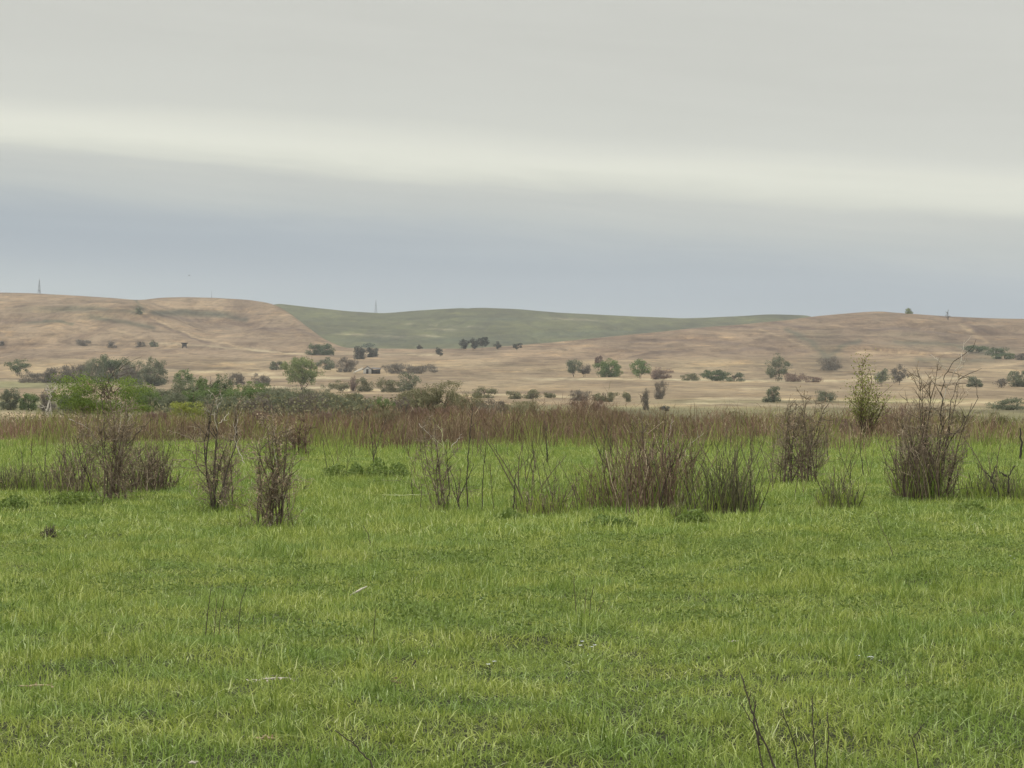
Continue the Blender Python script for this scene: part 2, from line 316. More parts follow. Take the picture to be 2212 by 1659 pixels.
# ------------------------------------------------------------------ ground, hills
TAN = np.array([.258,.198,.124]); TAN2 = np.array([.240,.178,.118]); OLV = np.array([.175,.168,.085]); PALE = np.array([.43,.365,.235])
DKO = np.array([.11,.115,.06]); GRN = np.array([.03,.034,.014]); SCB = np.array([.15,.10,.06]); GH = np.array([.100,.104,.042])
def tint(x, y, z):
    u = (512+F*x/np.maximum(y, 1))/K; v = (384-F*(z-H)/np.maximum(y, 1))/K
    c = np.zeros(x.shape+(3,))
    def mixin(col, f):
        nonlocal c; c = c*(1-f[..., None])+np.asarray(col)*f[..., None]
    n1 = fbm(x/90, y/140, 41); n2 = fbm(x/260, y/400, 42)
    mixin(GRN, np.ones_like(x))
    mixin(SCB, sm(74, 80, y)); mixin(DKO, sm(118, 150, y))
    mixin(OLV, sm(400, 450, y))
    mixin(TAN, sm(0, .18, n1-.55+sm(480, 950, y)*.9*(1+.0*u)))
    mixin(TAN2, sm(1350, 1600, y)); mixin(TAN2*np.array([.88,.86,.86]), sm(1350, 1600, y)*sm(1050, 1500, u))
    # olive flats, right and far left
    mixin(OLV, sm(872, 884, v)*.85*sm(1000, 1200, u)*(y > 300))
    mixin(OLV*1.15, sm(820, 826, v)*(1-sm(836, 842, v))*(1-sm(90, 330, u))*.9*(y > 500))
    mixin(OLV, np.exp(-((v-868)/5)**2)*.6*sm(1300, 1500, u)*(1-sm(2000, 2100, u)))
    # pale grassy ledges
    def ledge(x0, x1, ya, yb, th, f, col=PALE):
        yl = ya+(yb-ya)*np.clip((u-x0)/(x1-x0), 0, 1)+(fbm(u/26., u*0+ya, 77, 3)-.5)*5
        g = np.exp(-((v-yl)/th)**2)*sm(x0-12, x0+12, u)*(1-sm(x1-12, x1+12, u))*f*(.55+.6*fbm(u/30., v*0+ya, 78, 2)); mixin(col, np.clip(g, 0, 1)*(y > 380))
    ledge(560, 880, 837, 842, 2.6, 1.0); ledge(1130, 2080, 818, 824, 2.4, .95); ledge(0, 260, 820, 822, 1.6, .9); ledge(0, 190, 893, 905, 7, 1.0, (.42,.33,.22))
    ledge(540, 640, 806, 808, 3, .9, (.42,.34,.23)); ledge(980, 1300, 852, 858, 2.6, .7); ledge(1600, 2000, 838, 850, 3, .5)
    ledge(1500, 2212, 860, 872, 2.6, .6); ledge(740, 960, 764, 766, 2.5, .5); ledge(360, 600, 798, 810, 4, .5); ledge(1480, 1980, 871, 880, 2, .7)
    ledge(1640, 2212, 876, 884, 2, .5); ledge(540, 660, 757, 765, 1.6, .8); ledge(330, 560, 740, 756, 2, .5); ledge(560, 760, 815, 818, 3.5, .8)
    ledge(1860, 2120, 812, 818, 4, .7)
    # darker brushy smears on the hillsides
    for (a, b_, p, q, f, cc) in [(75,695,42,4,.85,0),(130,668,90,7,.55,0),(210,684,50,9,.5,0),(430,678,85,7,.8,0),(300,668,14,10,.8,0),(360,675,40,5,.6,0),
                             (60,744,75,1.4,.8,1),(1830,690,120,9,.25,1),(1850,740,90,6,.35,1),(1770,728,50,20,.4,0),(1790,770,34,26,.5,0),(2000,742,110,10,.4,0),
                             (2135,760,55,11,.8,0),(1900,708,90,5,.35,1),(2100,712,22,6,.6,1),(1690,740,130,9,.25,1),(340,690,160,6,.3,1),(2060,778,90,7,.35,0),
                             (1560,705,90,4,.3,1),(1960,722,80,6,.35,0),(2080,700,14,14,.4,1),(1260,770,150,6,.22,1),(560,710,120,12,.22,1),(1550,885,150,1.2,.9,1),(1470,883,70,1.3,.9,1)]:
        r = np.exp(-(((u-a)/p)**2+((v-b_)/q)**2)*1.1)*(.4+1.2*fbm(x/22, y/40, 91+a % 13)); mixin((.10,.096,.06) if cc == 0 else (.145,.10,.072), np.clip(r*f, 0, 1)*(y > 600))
    def stroke(pts, wdt_, col, f, ymin=700, ymax=2700):  # brush along draws, plus light and shade of folds painted into the tint
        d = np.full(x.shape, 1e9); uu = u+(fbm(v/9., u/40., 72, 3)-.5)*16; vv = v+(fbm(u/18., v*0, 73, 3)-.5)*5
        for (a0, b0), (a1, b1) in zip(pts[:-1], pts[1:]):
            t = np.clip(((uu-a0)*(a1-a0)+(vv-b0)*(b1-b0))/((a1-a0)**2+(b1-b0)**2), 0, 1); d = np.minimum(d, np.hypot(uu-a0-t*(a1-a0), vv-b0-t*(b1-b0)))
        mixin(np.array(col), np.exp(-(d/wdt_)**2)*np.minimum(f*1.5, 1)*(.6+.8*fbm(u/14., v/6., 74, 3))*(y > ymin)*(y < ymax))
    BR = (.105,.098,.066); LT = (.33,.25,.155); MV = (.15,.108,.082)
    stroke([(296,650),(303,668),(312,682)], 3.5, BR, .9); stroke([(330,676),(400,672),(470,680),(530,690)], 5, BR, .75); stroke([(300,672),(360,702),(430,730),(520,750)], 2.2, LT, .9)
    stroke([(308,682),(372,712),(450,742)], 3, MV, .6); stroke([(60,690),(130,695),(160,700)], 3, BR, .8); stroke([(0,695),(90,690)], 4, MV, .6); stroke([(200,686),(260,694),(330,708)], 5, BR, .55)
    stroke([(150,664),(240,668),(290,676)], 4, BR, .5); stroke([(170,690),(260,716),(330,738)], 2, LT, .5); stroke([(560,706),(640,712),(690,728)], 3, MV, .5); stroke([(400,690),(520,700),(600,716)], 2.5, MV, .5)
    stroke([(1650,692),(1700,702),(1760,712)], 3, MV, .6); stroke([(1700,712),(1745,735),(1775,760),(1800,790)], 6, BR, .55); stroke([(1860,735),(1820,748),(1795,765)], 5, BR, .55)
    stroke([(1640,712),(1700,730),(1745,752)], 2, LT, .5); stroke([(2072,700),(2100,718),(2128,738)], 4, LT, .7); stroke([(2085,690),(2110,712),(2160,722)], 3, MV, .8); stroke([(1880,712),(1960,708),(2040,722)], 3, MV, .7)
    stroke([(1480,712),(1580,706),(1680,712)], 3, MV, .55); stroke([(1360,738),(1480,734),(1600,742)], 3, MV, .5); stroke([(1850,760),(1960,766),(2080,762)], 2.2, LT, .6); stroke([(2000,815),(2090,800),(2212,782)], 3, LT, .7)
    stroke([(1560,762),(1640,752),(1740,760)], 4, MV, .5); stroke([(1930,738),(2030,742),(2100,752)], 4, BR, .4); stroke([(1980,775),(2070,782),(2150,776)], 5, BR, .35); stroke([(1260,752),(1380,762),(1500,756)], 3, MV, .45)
    # the burn-greened hill behind
    gn = fbm(x/90, y/200, 55, 5)
    g2 = GH*.86*(1+.45*(gn[..., None]-.5))
    f = sm(2500, 2650, y); c = c*(1-f[..., None])+g2*f[..., None]
    for (a, b_, p, q) in [(905,701,48,1.2),(960,712,30,1.6),(1010,706,26,1.2),(850,727,34,1.5),(1240,690,60,2),(760,722,40,1.5),(930,726,22,2)]:
        r = np.exp(-(((u-a)/p)**2+((v-b_-(u-a)*.05)/q)**2)); mixin((.25,.225,.145), np.clip(r*.8, 0, 1)*(y > 2600))
    for (a, b_, p, q) in [(800,735,60,5),(1000,735,90,5),(1220,722,80,4),(1330,716,80,3),(1080,690,100,3)]:
        r = np.exp(-(((u-a)/p)**2+((v-b_)/q)**2)); mixin((.07,.085,.047), np.clip(r*.7, 0, 1)*(y > 2600))
    return np.clip(c, 0, 1)
t1 = np.tan(np.radians(np.concatenate([np.linspace(-62, -14, 60, endpoint=False), np.linspace(-14, 14, 900), np.linspace(14, 62, 61)[1:]])))
AP = -18.0
def sheet(name, ys, label):
    ys = np.asarray(ys); Yg, Tg = np.meshgrid(ys, t1, indexing='ij'); Xg = Tg*(Yg-AP); Zg = ht(Xg, Yg)
    nr, nc = Yg.shape; i = np.arange(nr-1)[:, None]*nc+np.arange(nc-1)[None]
    q = np.stack([i, i+1, i+nc+1, i+nc], -1).reshape(-1, 4)
    mb = MB(); mb.add(np.stack([Xg, Yg, Zg], -1).reshape(-1, 3), q)
    o = link(mb.build(name, M['terrain'])); me = o.data
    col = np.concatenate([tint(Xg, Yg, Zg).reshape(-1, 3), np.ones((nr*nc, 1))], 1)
    at = me.attributes.new('tint', 'FLOAT_COLOR', 'POINT'); at.data.foreach_set('color', col.astype(np.float32).ravel())
    me.polygons.foreach_set('use_smooth', np.ones(len(me.polygons), bool))
    return tag(o, label, None, None, 'structure')
ga = np.concatenate([np.linspace(-17.5, 90, 150, endpoint=False), np.exp(np.linspace(math.log(90), math.log(1450), 330))])
sheet('ground', ga, 'green meadow rolling back into tan prairie flats')
hb = np.exp(np.linspace(math.log(1450), math.log(2700), 190))
sheet('hills', hb, 'dry tan grass hills left and right')
sheet('green_hill', np.exp(np.linspace(math.log(2700), math.log(6900), 150)), 'low green hill between the tan hills')

# ------------------------------------------------------------------ meadow grass (instanced clumps)
rs = np.random.default_rng(5)
protos = []
pc = bpy.data.collections.new('grass_clumps')
def clump(nb, R, h0, h1, wd, seed, ns=3, straw=.04, leany=.9, name='grass_clump'):
    r = np.random.default_rng(seed); a = r.uniform(0, 6.283, nb); q = R*np.sqrt(r.uniform(0, 1, nb))
    P = np.stack([q*np.cos(a), q*np.sin(a), np.full(nb, -.015)], -1)
    la = r.uniform(0, 6.283, nb)+.8*vn(P[:, 0]*7+seed, P[:, 1]*7, 2)*6; lm = np.abs(r.normal(0, leany, nb))
    lean = np.stack([np.cos(la), np.sin(la)], -1)*np.minimum(lm, 2.0)[:, None]
    tn = np.clip(r.normal(.42, .27, nb), 0, .82); tn[r.uniform(size=nb) < straw] = 1.0
    hh = r.uniform(h0, h1, nb)*(.65+.7*vn(P[:, 0]*9, P[:, 1]*9, seed))
    lt = r.uniform(size=nb) < .10; tn = np.where(lt & (tn < .9), .84+.06*r.uniform(size=nb), tn); hh = np.where(lt, hh*1.25, hh)
    mb = MB(); ribbons(mb, P, hh, lean, wd*r.uniform(.6, 1.35, nb), ns, tn, r, 1.8, .22)
    return mb
def forbs(seed, R, nl, s, hmax):
    r = np.random.default_rng(seed); mb = MB(); nb = nl
    a = r.uniform(0, 6.283, nb); q = R*np.sqrt(r.uniform(0, 1, nb)); z = hmax*(.25+.75*r.uniform(size=nb)**.7)*(1-.5*(q/R)**2)
    P = np.stack([q*np.cos(a), q*np.sin(a), z], -1); leaves(mb, P, s*r.uniform(.6, 1.3, nb), np.clip(r.normal(.45, .22, nb), 0, 1), r, .5, .3)
    return mb
for k in range(7): protos.append(clump(400, .36, .03, .095, .0056, 100+k, 5, .025, 1.25).build('grass_clump', M['grass']))
for k in range(6): protos.append(clump(260, .42, .05, .15, .010, 200+k, 4, .03, 1.1).build('grass_clump', M['grass']))
for k in range(4): protos.append(forbs(300+k, .25, 130, .013, .10).build('forb_clump', M['forb']))
for k in range(3): protos.append(clump(60, .10, .10, .18, .0055, 400+k, 4, .02, .9).build('grass_tussock', M['grass']))
for i, o in enumerate(protos): o.name = 'a%02d_clump' % i; pc.objects.link(o)
def scatter(y0, y1, sp_, margin=1.5):
    pts = []
    y = y0
    while y < y1:
        half = .1763*y*1.12+margin; n = int(2*half/sp_)+1
        xs = np.linspace(-half, half, n)+rs.uniform(-.5, .5, n)*sp_; ysx = y+rs.uniform(-.5, .5, n)*sp_
        pts.append(np.stack([xs, ysx], -1)); y += sp_
    return np.concatenate(pts)
A = scatter(7.5, 30, .34); B = scatter(30, 94, .42); Fb = scatter(8, 60, .62); Tu = scatter(8, 60, .55)
keepB = B[:, 1] < 76+8*fbm(B[:, 0]/6, B[:, 0]*0, 14); B = B[keepB]
Fb = Fb[fbm(Fb[:, 0]/2.6, Fb[:, 1]/4., 61, 4) > .56]
Tu = Tu[fbm(Tu[:, 0]/1.1+7, Tu[:, 1]/2.5, 62, 3) > .5]
idx = np.concatenate([rs.integers(0, 7, len(A)), rs.integers(7, 13, len(B)), rs.integers(13, 17, len(Fb)), rs.integers(17, 20, len(Tu))])
PT = np.concatenate([A, B, Fb, Tu]); zz = ht(PT[:, 0], PT[:, 1])
hsc = .28+1.25*(.6*fbm(PT[:, 0]/.9, PT[:, 1]/1.6, 63, 3)+.4*fbm(PT[:, 0]/4.5, PT[:, 1]/8, 83, 2))
hsc = hsc*(1+.2*sm(60, 80, PT[:, 1]))
scl = np.stack([rs.uniform(.9, 1.2, len(PT))]*2+[hsc*rs.uniform(.85, 1.15, len(PT))], -1)
rot = np.zeros((len(PT), 3)); rot[:, 2] = rs.uniform(0, 6.283, len(PT))
gm = bpy.data.meshes.new('grass'); gm.vertices.add(len(PT)); gm.vertices.foreach_set('co', np.concatenate([PT, zz[:, None]], 1).astype(np.float32).ravel())
for nme, typ, dat, key in (('ci', 'INT', idx.astype(np.int32), 'value'), ('rot', 'FLOAT_VECTOR', rot.astype(np.float32), 'vector'), ('scl', 'FLOAT_VECTOR', scl.astype(np.float32), 'vector')):
    at = gm.attributes.new(nme, typ, 'POINT'); at.data.foreach_set(key, dat.ravel())
go = link(bpy.data.objects.new('grass', gm)); gm.materials.append(M['grass'])
tag(go, 'short bright green grass covering the meadow', 'grass', None, 'stuff')
gt = bpy.data.node_groups.new('grass_scatter', 'GeometryNodeTree')
gt.interface.new_socket('Geometry', in_out='INPUT', socket_type='NodeSocketGeometry'); gt.interface.new_socket('Geometry', in_out='OUTPUT', socket_type='NodeSocketGeometry')
gi = gt.nodes.new('NodeGroupInput'); gout = gt.nodes.new('NodeGroupOutput'); iop = gt.nodes.new('GeometryNodeInstanceOnPoints')
ci = gt.nodes.new('GeometryNodeCollectionInfo'); ci.inputs['Collection'].default_value = pc; ci.inputs['Separate Children'].default_value = True; ci.inputs['Reset Children'].default_value = True
def na(nm, ty):
    n = gt.nodes.new('GeometryNodeInputNamedAttribute'); n.data_type = ty; n.inputs['Name'].default_value = nm; return n.outputs['Attribute']
gt.links.new(gi.outputs[0], iop.inputs['Points']); gt.links.new(ci.outputs[0], iop.inputs['Instance']); iop.inputs['Pick Instance'].default_value = True
gt.links.new(na('ci', 'INT'), iop.inputs['Instance Index']); gt.links.new(na('rot', 'FLOAT_VECTOR'), iop.inputs['Rotation']); gt.links.new(na('scl', 'FLOAT_VECTOR'), iop.inputs['Scale'])
gt.links.new(iop.outputs[0], gout.inputs[0])
md = go.modifiers.new('scatter', 'NODES'); md.node_group = gt

# ------------------------------------------------------------------ scrub belt at the far edge of the meadow
def scrub():
    r = np.random.default_rng(77); mb = MB(); n = 135000
    y = 60+r.uniform(0, 1, n)*52; x = r.uniform(-1, 1, n)*(.1763*y*1.25+2)
    u = (512+F*x/y)/K
    edge = 68.5+11*fbm(x/2.4, x*0, 15)+3*vn(x*3, y*.0, 4)
    den = fbm(x/2.2, y/2.5, 16, 3)
    keep = (y > edge-10*r.uniform(0, 1, n)**3) & (den > .41)
    x, y, u, den = x[keep], y[keep], u[keep], den[keep]; n = len(x)
    hh = -.22+1.62*fbm(x/1.1, y/3., 17, 4)*np.interp(u, [-400,0,300,660,900,1000,1180,1270,1330,1500,1700,1950,2100,2212,2600], [.7,.7,.85,.95,1.05,1.2,1.05,1.35,1.1,.95,.9,1.05,.85,.75,.9])
    hh = np.maximum(hh, .18)*r.uniform(.35, 1.15, n); tl = r.uniform(size=n) < .012; hh = np.where(tl, hh*1.5, hh)
    P = np.stack([x, y, ht(x, y)-.02], -1); la = r.uniform(0, 6.283, n); lean = np.stack([np.cos(la), np.sin(la)], -1)*np.abs(r.normal(0, .28, n))[:, None]
    tn = np.clip(r.normal(.36, .22, n)+(fbm(x/1.5, y/4, 18)-.5)*1.1+.25*sm(1400, 2000, u)+.18*(1-sm(200, 700, u)), 0, 1)
    ribbons(mb, P, hh, lean, r.uniform(.008, .018, n), 3, tn, r, 1.4)
    # short side twigs
    m_ = n; t = r.uniform(.35, .95, m_); Q = P+np.stack([lean[:, 0]*hh*t**1.4, lean[:, 1]*hh*t**1.4, hh*t*.95], -1)
    la = r.uniform(0, 6.283, m_); l2 = np.stack([np.cos(la), np.sin(la)], -1)*r.uniform(.4, 1.1, m_)[:, None]
    ribbons(mb, Q, hh*.28, l2, r.uniform(.008, .015, m_), 2, np.clip(tn+.12, 0, 1), r, 1.0)
    o = link(mb.build('scrub_thicket', M['scrub'])); tag(o, 'belt of reddish brown leafless brush along the far edge of the meadow', 'brush', None, 'stuff')
    mb = MB(); n = 16000; y = r.uniform(70, 105, n); x = r.uniform(-1, 1, n)*(.1763*y*1.2); k = fbm(x/1.6, y/3., 19, 3) > .585
    x, y = x[k], y[k]; n = len(x); P = np.stack([x, y, ht(x, y)], -1); la = r.uniform(0, 6.283, n)
    ribbons(mb, P, r.uniform(.4, 1.05, n), np.stack([np.cos(la), np.sin(la)], -1)*.3, .022, 3, r.uniform(0, 1, n), r)
    o = link(mb.build('weeds', M['scrubgreen'])); mb = MB(); n = 26000; y = r.uniform(62, 84, n); x = r.uniform(-1, 1, n)*(.1763*y*1.2); k = fbm(x/1.1, y/2., 119, 3) > .5
    x, y = x[k], y[k]; n = len(x); P = np.stack([x, y, ht(x, y)], -1); ribbons(mb, P, r.uniform(.12, .42, n)*(.5+fbm(x/.8, y/2, 120, 2)), r.normal(0, .35, (n, 2)), .014, 3, r.uniform(0, .9, n), r)
    tag(link(mb.build('tall_grass', M['grass'])), 'taller green grass growing up into the foot of the brush belt', 'grass', None, 'stuff')
    o; tag(o, 'yellow green weeds growing through the reddish brush belt', 'weeds', None, 'stuff')
scrub()

# ------------------------------------------------------------------ bare shrubs of the meadow
def path(r, p, d, ln, ns, wig, upt=.05):
    pts = [np.array(p, float)]; d = np.array(d, float); d /= np.linalg.norm(d)
    for i in range(ns):
        d = d+r.normal(0, wig, 3)+np.array([0, 0, upt]); d /= np.linalg.norm(d); pts.append(pts[-1]+d*ln/ns)
    return np.array(pts)
def side(r, d, ang):
    q = np.cross(d, r.normal(size=3)); q /= np.linalg.norm(q)+1e-9; return d*math.cos(ang)+q*math.sin(ang)
def bare(name, u2, v2, ytop, half, label, cat='shrub', group='bare shrubs standing in the meadow', nst=12, rb=.12, rad=.011, nbr=7, ntw=4,
         wood='bark', twg='twig', wig=.10, spread=.35, seed=1, dry=0, tone=(.15, .6), extra=None, lowmin=.55, tws=1.0, Y=None):
    r = np.random.default_rng(seed); y = Y or gfield(v2); c = PX(u2, v2, y); z0 = float(ht(c[0], y)); hgt = (H-(ytop*K-384)/F*y)-z0
    hw = half*K/F*y
    T = MB(); W = MB(); D = []
    for s in range(nst):
        a = r.uniform(0, 6.283); q = rb*math.sqrt(r.uniform()); bx = q*math.cos(a); by = q*math.sin(a)
        h = hgt*r.uniform(lowmin, 1.0) if s > 1 else hgt*r.uniform(.93, 1)
        tx = r.uniform(-1, 1)*hw*(1.15 if s > 1 else .4); ty = r.uniform(-1, 1)*hw*.7
        d = np.array([(tx-bx)*spread*1.5+bx*.5, (ty-by)*spread*1.5+by*.5, h]); P = path(r, (bx, by, -.03), d, h*1.05, 9, wig, .03)
        P[:, 0] += (tx-P[-1, 0])*np.linspace(0, 1, 10)**1.6*.8; P[:, 1] += (ty-P[-1, 1])*np.linspace(0, 1, 10)**1.6*.8
        r0 = rad*r.uniform(.4, 1.0); tube(T, P, r0*np.linspace(1, .3, 10), 5, r.uniform(*tone))
        for k in range(int(nbr*1.7)):
            i = min(r.integers(1, 10), 9); dd = P[i]-P[i-1]; dd /= np.linalg.norm(dd); bl = h*r.uniform(.13, .44)*(1.2-i/11)
            Q = path(r, P[i], side(r, dd, r.uniform(.5, 1.25)), bl, 5, wig*2.2, .08); tube(T if k < 2 else W, Q, r0*.5*np.linspace(.9, .35, 6), 3, r.uniform(tone[0], min(1, tone[1]+.25)))
            for m_ in range(ntw+2):
                j = r.integers(1, 6); de = Q[j]-Q[j-1]; de /= np.linalg.norm(de)
                S = path(r, Q[j], side(r, de, r.uniform(.4, 1.2)), bl*r.uniform(.25, .6), 3, wig*2.4, .05)
                tube(W, S, .0032*tws*np.linspace(1, .55, 4), 3, r.uniform(.2, .95))
                if dry and r.uniform() < dry: D.append(S[-1])
    root = empty(name, (c[0], y, z0), label, cat, group)
    link(T.build('trunk', M[wood], root)); 
    if W.n: tag(link(W.build('twigs', M[twg], root)), kind='stuff')
    if y < 100:
        ng = 150; a_ = r.uniform(0, 6.283, ng); q_ = rb*1.3+abs(r.normal(0, .16, ng)); lp = np.stack([np.cos(a_)*q_, np.sin(a_)*q_, a_*0], -1); lp[:, 2] = ht(c[0]+lp[:, 0], y+lp[:, 1])-z0
        mb = MB(); ribbons(mb, lp, r.uniform(.10, .30, ng), r.normal(0, .45, (ng, 2)), .009, 4, r.uniform(0, .6, ng), r, 1.6, .15); tag(link(mb.build('tall_grass', M['grass'], root)), kind='stuff')
        mb = MB(); ribbons(mb, lp*[.8, .8, 1], r.uniform(.05, .25, ng), r.normal(0, 1.2, (ng, 2)), .008, 4, r.uniform(0, .9, ng), r, 1.2, .3); tag(link(mb.build('dead_litter', M[wood], root)), kind='stuff')
    if D:
        D = np.repeat(np.array(D), 2, 0)+r.normal(0, .015, (len(D)*2, 3)); mb = MB(); leaves(mb, D, .014, r.uniform(0, 1, len(D)), r, .5); tag(link(mb.build('dry_leaves', M['dryleaf'], root)), kind='stuff')
    if extra:
        for nm, m, pl, rr in extra:
            for line_ in pl:
                mb = MB()
                P = np.array([PX(a, b_, y)-np.array([c[0], y, z0])+np.array([0, r.uniform(-.12, .12), 0]) for a, b_ in line_])
                t = np.linspace(0, 1, len(P)); tt = np.linspace(0, 1, len(P)*4)
                P = np.stack([np.interp(tt, t, P[:, k]) for k in range(3)], 1); P[1:-1] += r.normal(0, .009, P[1:-1].shape)*min(1, rr/.008)
                tube(mb, P, rr*.62*np.linspace(1, .4, len(P)), 5, r.uniform(.3, .8))
                for k in range(5):
                    i = r.integers(len(P)//3, len(P)); dd = P[i]-P[i-1]; dd /= np.linalg.norm(dd)+1e-9
                    S = path(r, P[i], side(r, dd, r.uniform(.4, 1)), np.linalg.norm(P[-1]-P[0])*r.uniform(.08, .25), 4, .2, .05); tube(mb, S, rr*.35*np.linspace(1, .4, 5), 3, r.uniform(.3, .8))
                link(mb.build(nm, M[m], root))
    return root
def thicket(name, u2, v2, ytop, half, label, cat='thicket', group='thickets standing in the meadow', n=300, w_='redbark', wd=.009, seed=1, dep=.5, green=0, dry=.15, Y=None, twf=1.0, prof=None, lean_=.16):
    r = np.random.default_rng(seed); y = Y or gfield(v2); c = PX(u2, v2, y); z0 = float(ht(c[0], y)); hgt = (H-(ytop*K-384)/F*y)-z0; hw = half*K/F*y
    T = MB(); n = int(n*1.5); x = r.uniform(-1, 1, n)*hw; x = np.where(r.uniform(size=n) < .35, x*.5, x); x += (fbm(x*4, x*0, seed)-.5)*.15; yy = r.uniform(-dep, dep, n)
    pr = np.interp(x/hw, *(prof or ([-1, -.6, 0, .6, 1], [.5, .8, 1, .85, .5]))); h = hgt*pr*r.uniform(.4, 1.0, n)
    z = ht(c[0]+x, y+yy)-z0-.02; P = np.stack([x, yy, z], -1)
    tn = np.clip(r.normal(.42, .30, n), 0, 1); W = MB(); D = []
    for i in range(n):
        d = np.array([x[i]/hw*lean_+r.normal(0, .10), r.normal(0, .1), 1]); Q = path(r, P[i], d, h[i], 6, .13, .04)
        tube(T, Q, wd*r.uniform(.5, 1.1)*np.linspace(1, .4, 7), 3, tn[i])
        for k in range(r.poisson(2.2*twf)):
            j = r.integers(2, 7); S = path(r, Q[j], side(r, (Q[j]-Q[j-1])/(np.linalg.norm(Q[j]-Q[j-1])), r.uniform(.3, .8)), h[i]*r.uniform(.08, .3), 3, .15, .08)
            tube(W, S, .0036*np.linspace(1, .5, 4), 3, r.uniform(0, 1))
            if r.uniform() < dry: D.append(S[-1])
    root = empty(name, (c[0], y, z0), label, cat, group); tag(link(T.build('stems', M[w_], root)), kind='stuff'); tag(link(W.build('twigs', M[w_], root)), kind='stuff')
    if D: D = np.array(D); mb = MB(); leaves(mb, D, .013, r.uniform(0, 1, len(D)), r, .5, .8); tag(link(mb.build('dry_leaves', M['dryleaf'], root)), kind='stuff')
    if green:
        m_ = green; xx = r.uniform(-1, 1, m_)*hw; yq = r.uniform(-dep, dep, m_); PP = np.stack([xx, yq, ht(c[0]+xx, y+yq)-z0], -1); mb = MB(); la = r.uniform(0, 6.28, m_)
        ribbons(mb, PP, hgt*r.uniform(.2, .75, m_), np.stack([np.cos(la), np.sin(la)], -1)*.25, .010, 3, r.uniform(0, .75, m_), r); tag(link(mb.build('tall_grass', M['grass'], root)), kind='stuff')
    if True:
        nlit = 160; a_ = r.uniform(0, 6.283, nlit); rr2 = np.sqrt(r.uniform(0, 1, nlit)); lp = np.stack([np.cos(a_)*rr2*hw*.9, np.sin(a_)*rr2*dep, 0*a_], -1); lp[:, 2] = ht(c[0]+lp[:, 0], y+lp[:, 1])-z0+.02
        mb = MB(); ribbons(mb, lp, hgt*r.uniform(.08, .35, nlit), r.normal(0, 1.0, (nlit, 2)), .009, 4, r.uniform(0, .8, nlit), r, 1.3, .3); tag(link(mb.build('dead_litter', M[w_], root)), kind='stuff')
    return root

bare('bare_shrub', 235, 1085, 835, 75, 'largest bare brown multi-stemmed shrub at left in front of the round bright green bush', nst=15, rb=.28, rad=.013, nbr=9, ntw=5, seed=11, dry=.25,
     extra=[('dead_branch', 'pale', [[(228,985),(268,930),(282,900)],[(262,1000),(258,940),(262,890),(258,860)],[(150,905),(190,925),(215,960)]], .008),
            ('dark_branch', 'darkbark', [[(200,1065),(180,1000),(165,940)],[(235,1090),(232,1000),(228,900),(222,850),(240,815),(262,795)],[(252,1060),(262,980),(300,930),(330,905)]], .013)])
thicket('brush_thicket', 160, 1068, 945, 60, 'thin brown brush just left of the largest bare shrub', n=90, w_='bark', seed=12, green=120, wd=.007, dep=.7, twf=2.2)
thicket('brush_thicket', 318, 1066, 950, 55, 'low mauve-brown brush just right of the largest bare shrub', n=150, w_='bark', seed=13, green=60, wd=.007, dep=.6, twf=3)
bare('bare_shrub', 466, 1108, 850, 38, 'bare sapling with one black trunk and twisted pale top', nst=5, rb=.05, rad=.016, wood='darkbark', twg='twig', nbr=8, ntw=5, seed=21, spread=.4, wig=.14, dry=.2,
     extra=[('dead_branch', 'pale', [[(470,930),(462,900),(470,872),(458,850),(448,842)],[(462,900),(446,888),(438,880)],[(468,880),(480,862),(472,845)],[(530,1000),(508,960),(512,905)],[(474,915),(486,905),(492,890)]], .007),
            ('main_trunk', 'darkbark', [[(463,1110),(464,1050),(463,1000),(466,950),(468,920),(470,885)]], .022)])
bare('bare_shrub', 497, 1100, 925, 34, 'light grey-brown stems leaning right beside the black-trunked sapling', nst=10, rb=.1, rad=.010, nbr=6, ntw=4, seed=22, dry=.3)
bare('bare_shrub', 582, 1143, 905, 38, 'nearest bare shrub, a tight bundle of brown stems at left of centre', nst=15, rb=.16, rad=.014, nbr=7, ntw=5, seed=31, wig=.09, dry=.3, tone=(.1, .7),
     extra=[('dead_branch', 'pale', [[(572,1142),(590,1130),(600,1118)],[(598,1010),(590,960),(594,925)]], .008), ('dark_branch', 'darkbark', [[(558,1142),(562,1080),(560,1000),(566,960)],[(604,1142),(612,1090),(622,1040),(628,1010)]], .013)])
bare('bare_shrub', 645, 986, 895, 26, 'small dark stubby shrub against the brush belt at left of centre', nst=9, rb=.16, rad=.022, nbr=7, ntw=5, seed=41, wood='redbark', twg='redbark', wig=.13, tws=2, tone=(0, .4))
bare('bare_shrub', 955, 1100, 905, 48, 'open bare shrub with a peeled pale green trunk in the middle of the meadow', nst=6, rb=.07, rad=.011, nbr=7, ntw=5, seed=51, spread=.9, wig=.09,
     extra=[('peeled_trunk', 'lichen', [[(960,1098),(958,1050),(960,1005),(957,965),(955,925)]], .011), ('dead_branch', 'pale', [[(905,915),(925,935),(945,962)],[(975,965),(990,948),(998,938)]], .007),
            ('dark_branch', 'darkbark', [[(965,1098),(970,1060),(968,1010),(962,970)],[(950,1090),(944,1050),(946,1000)]], .014)])
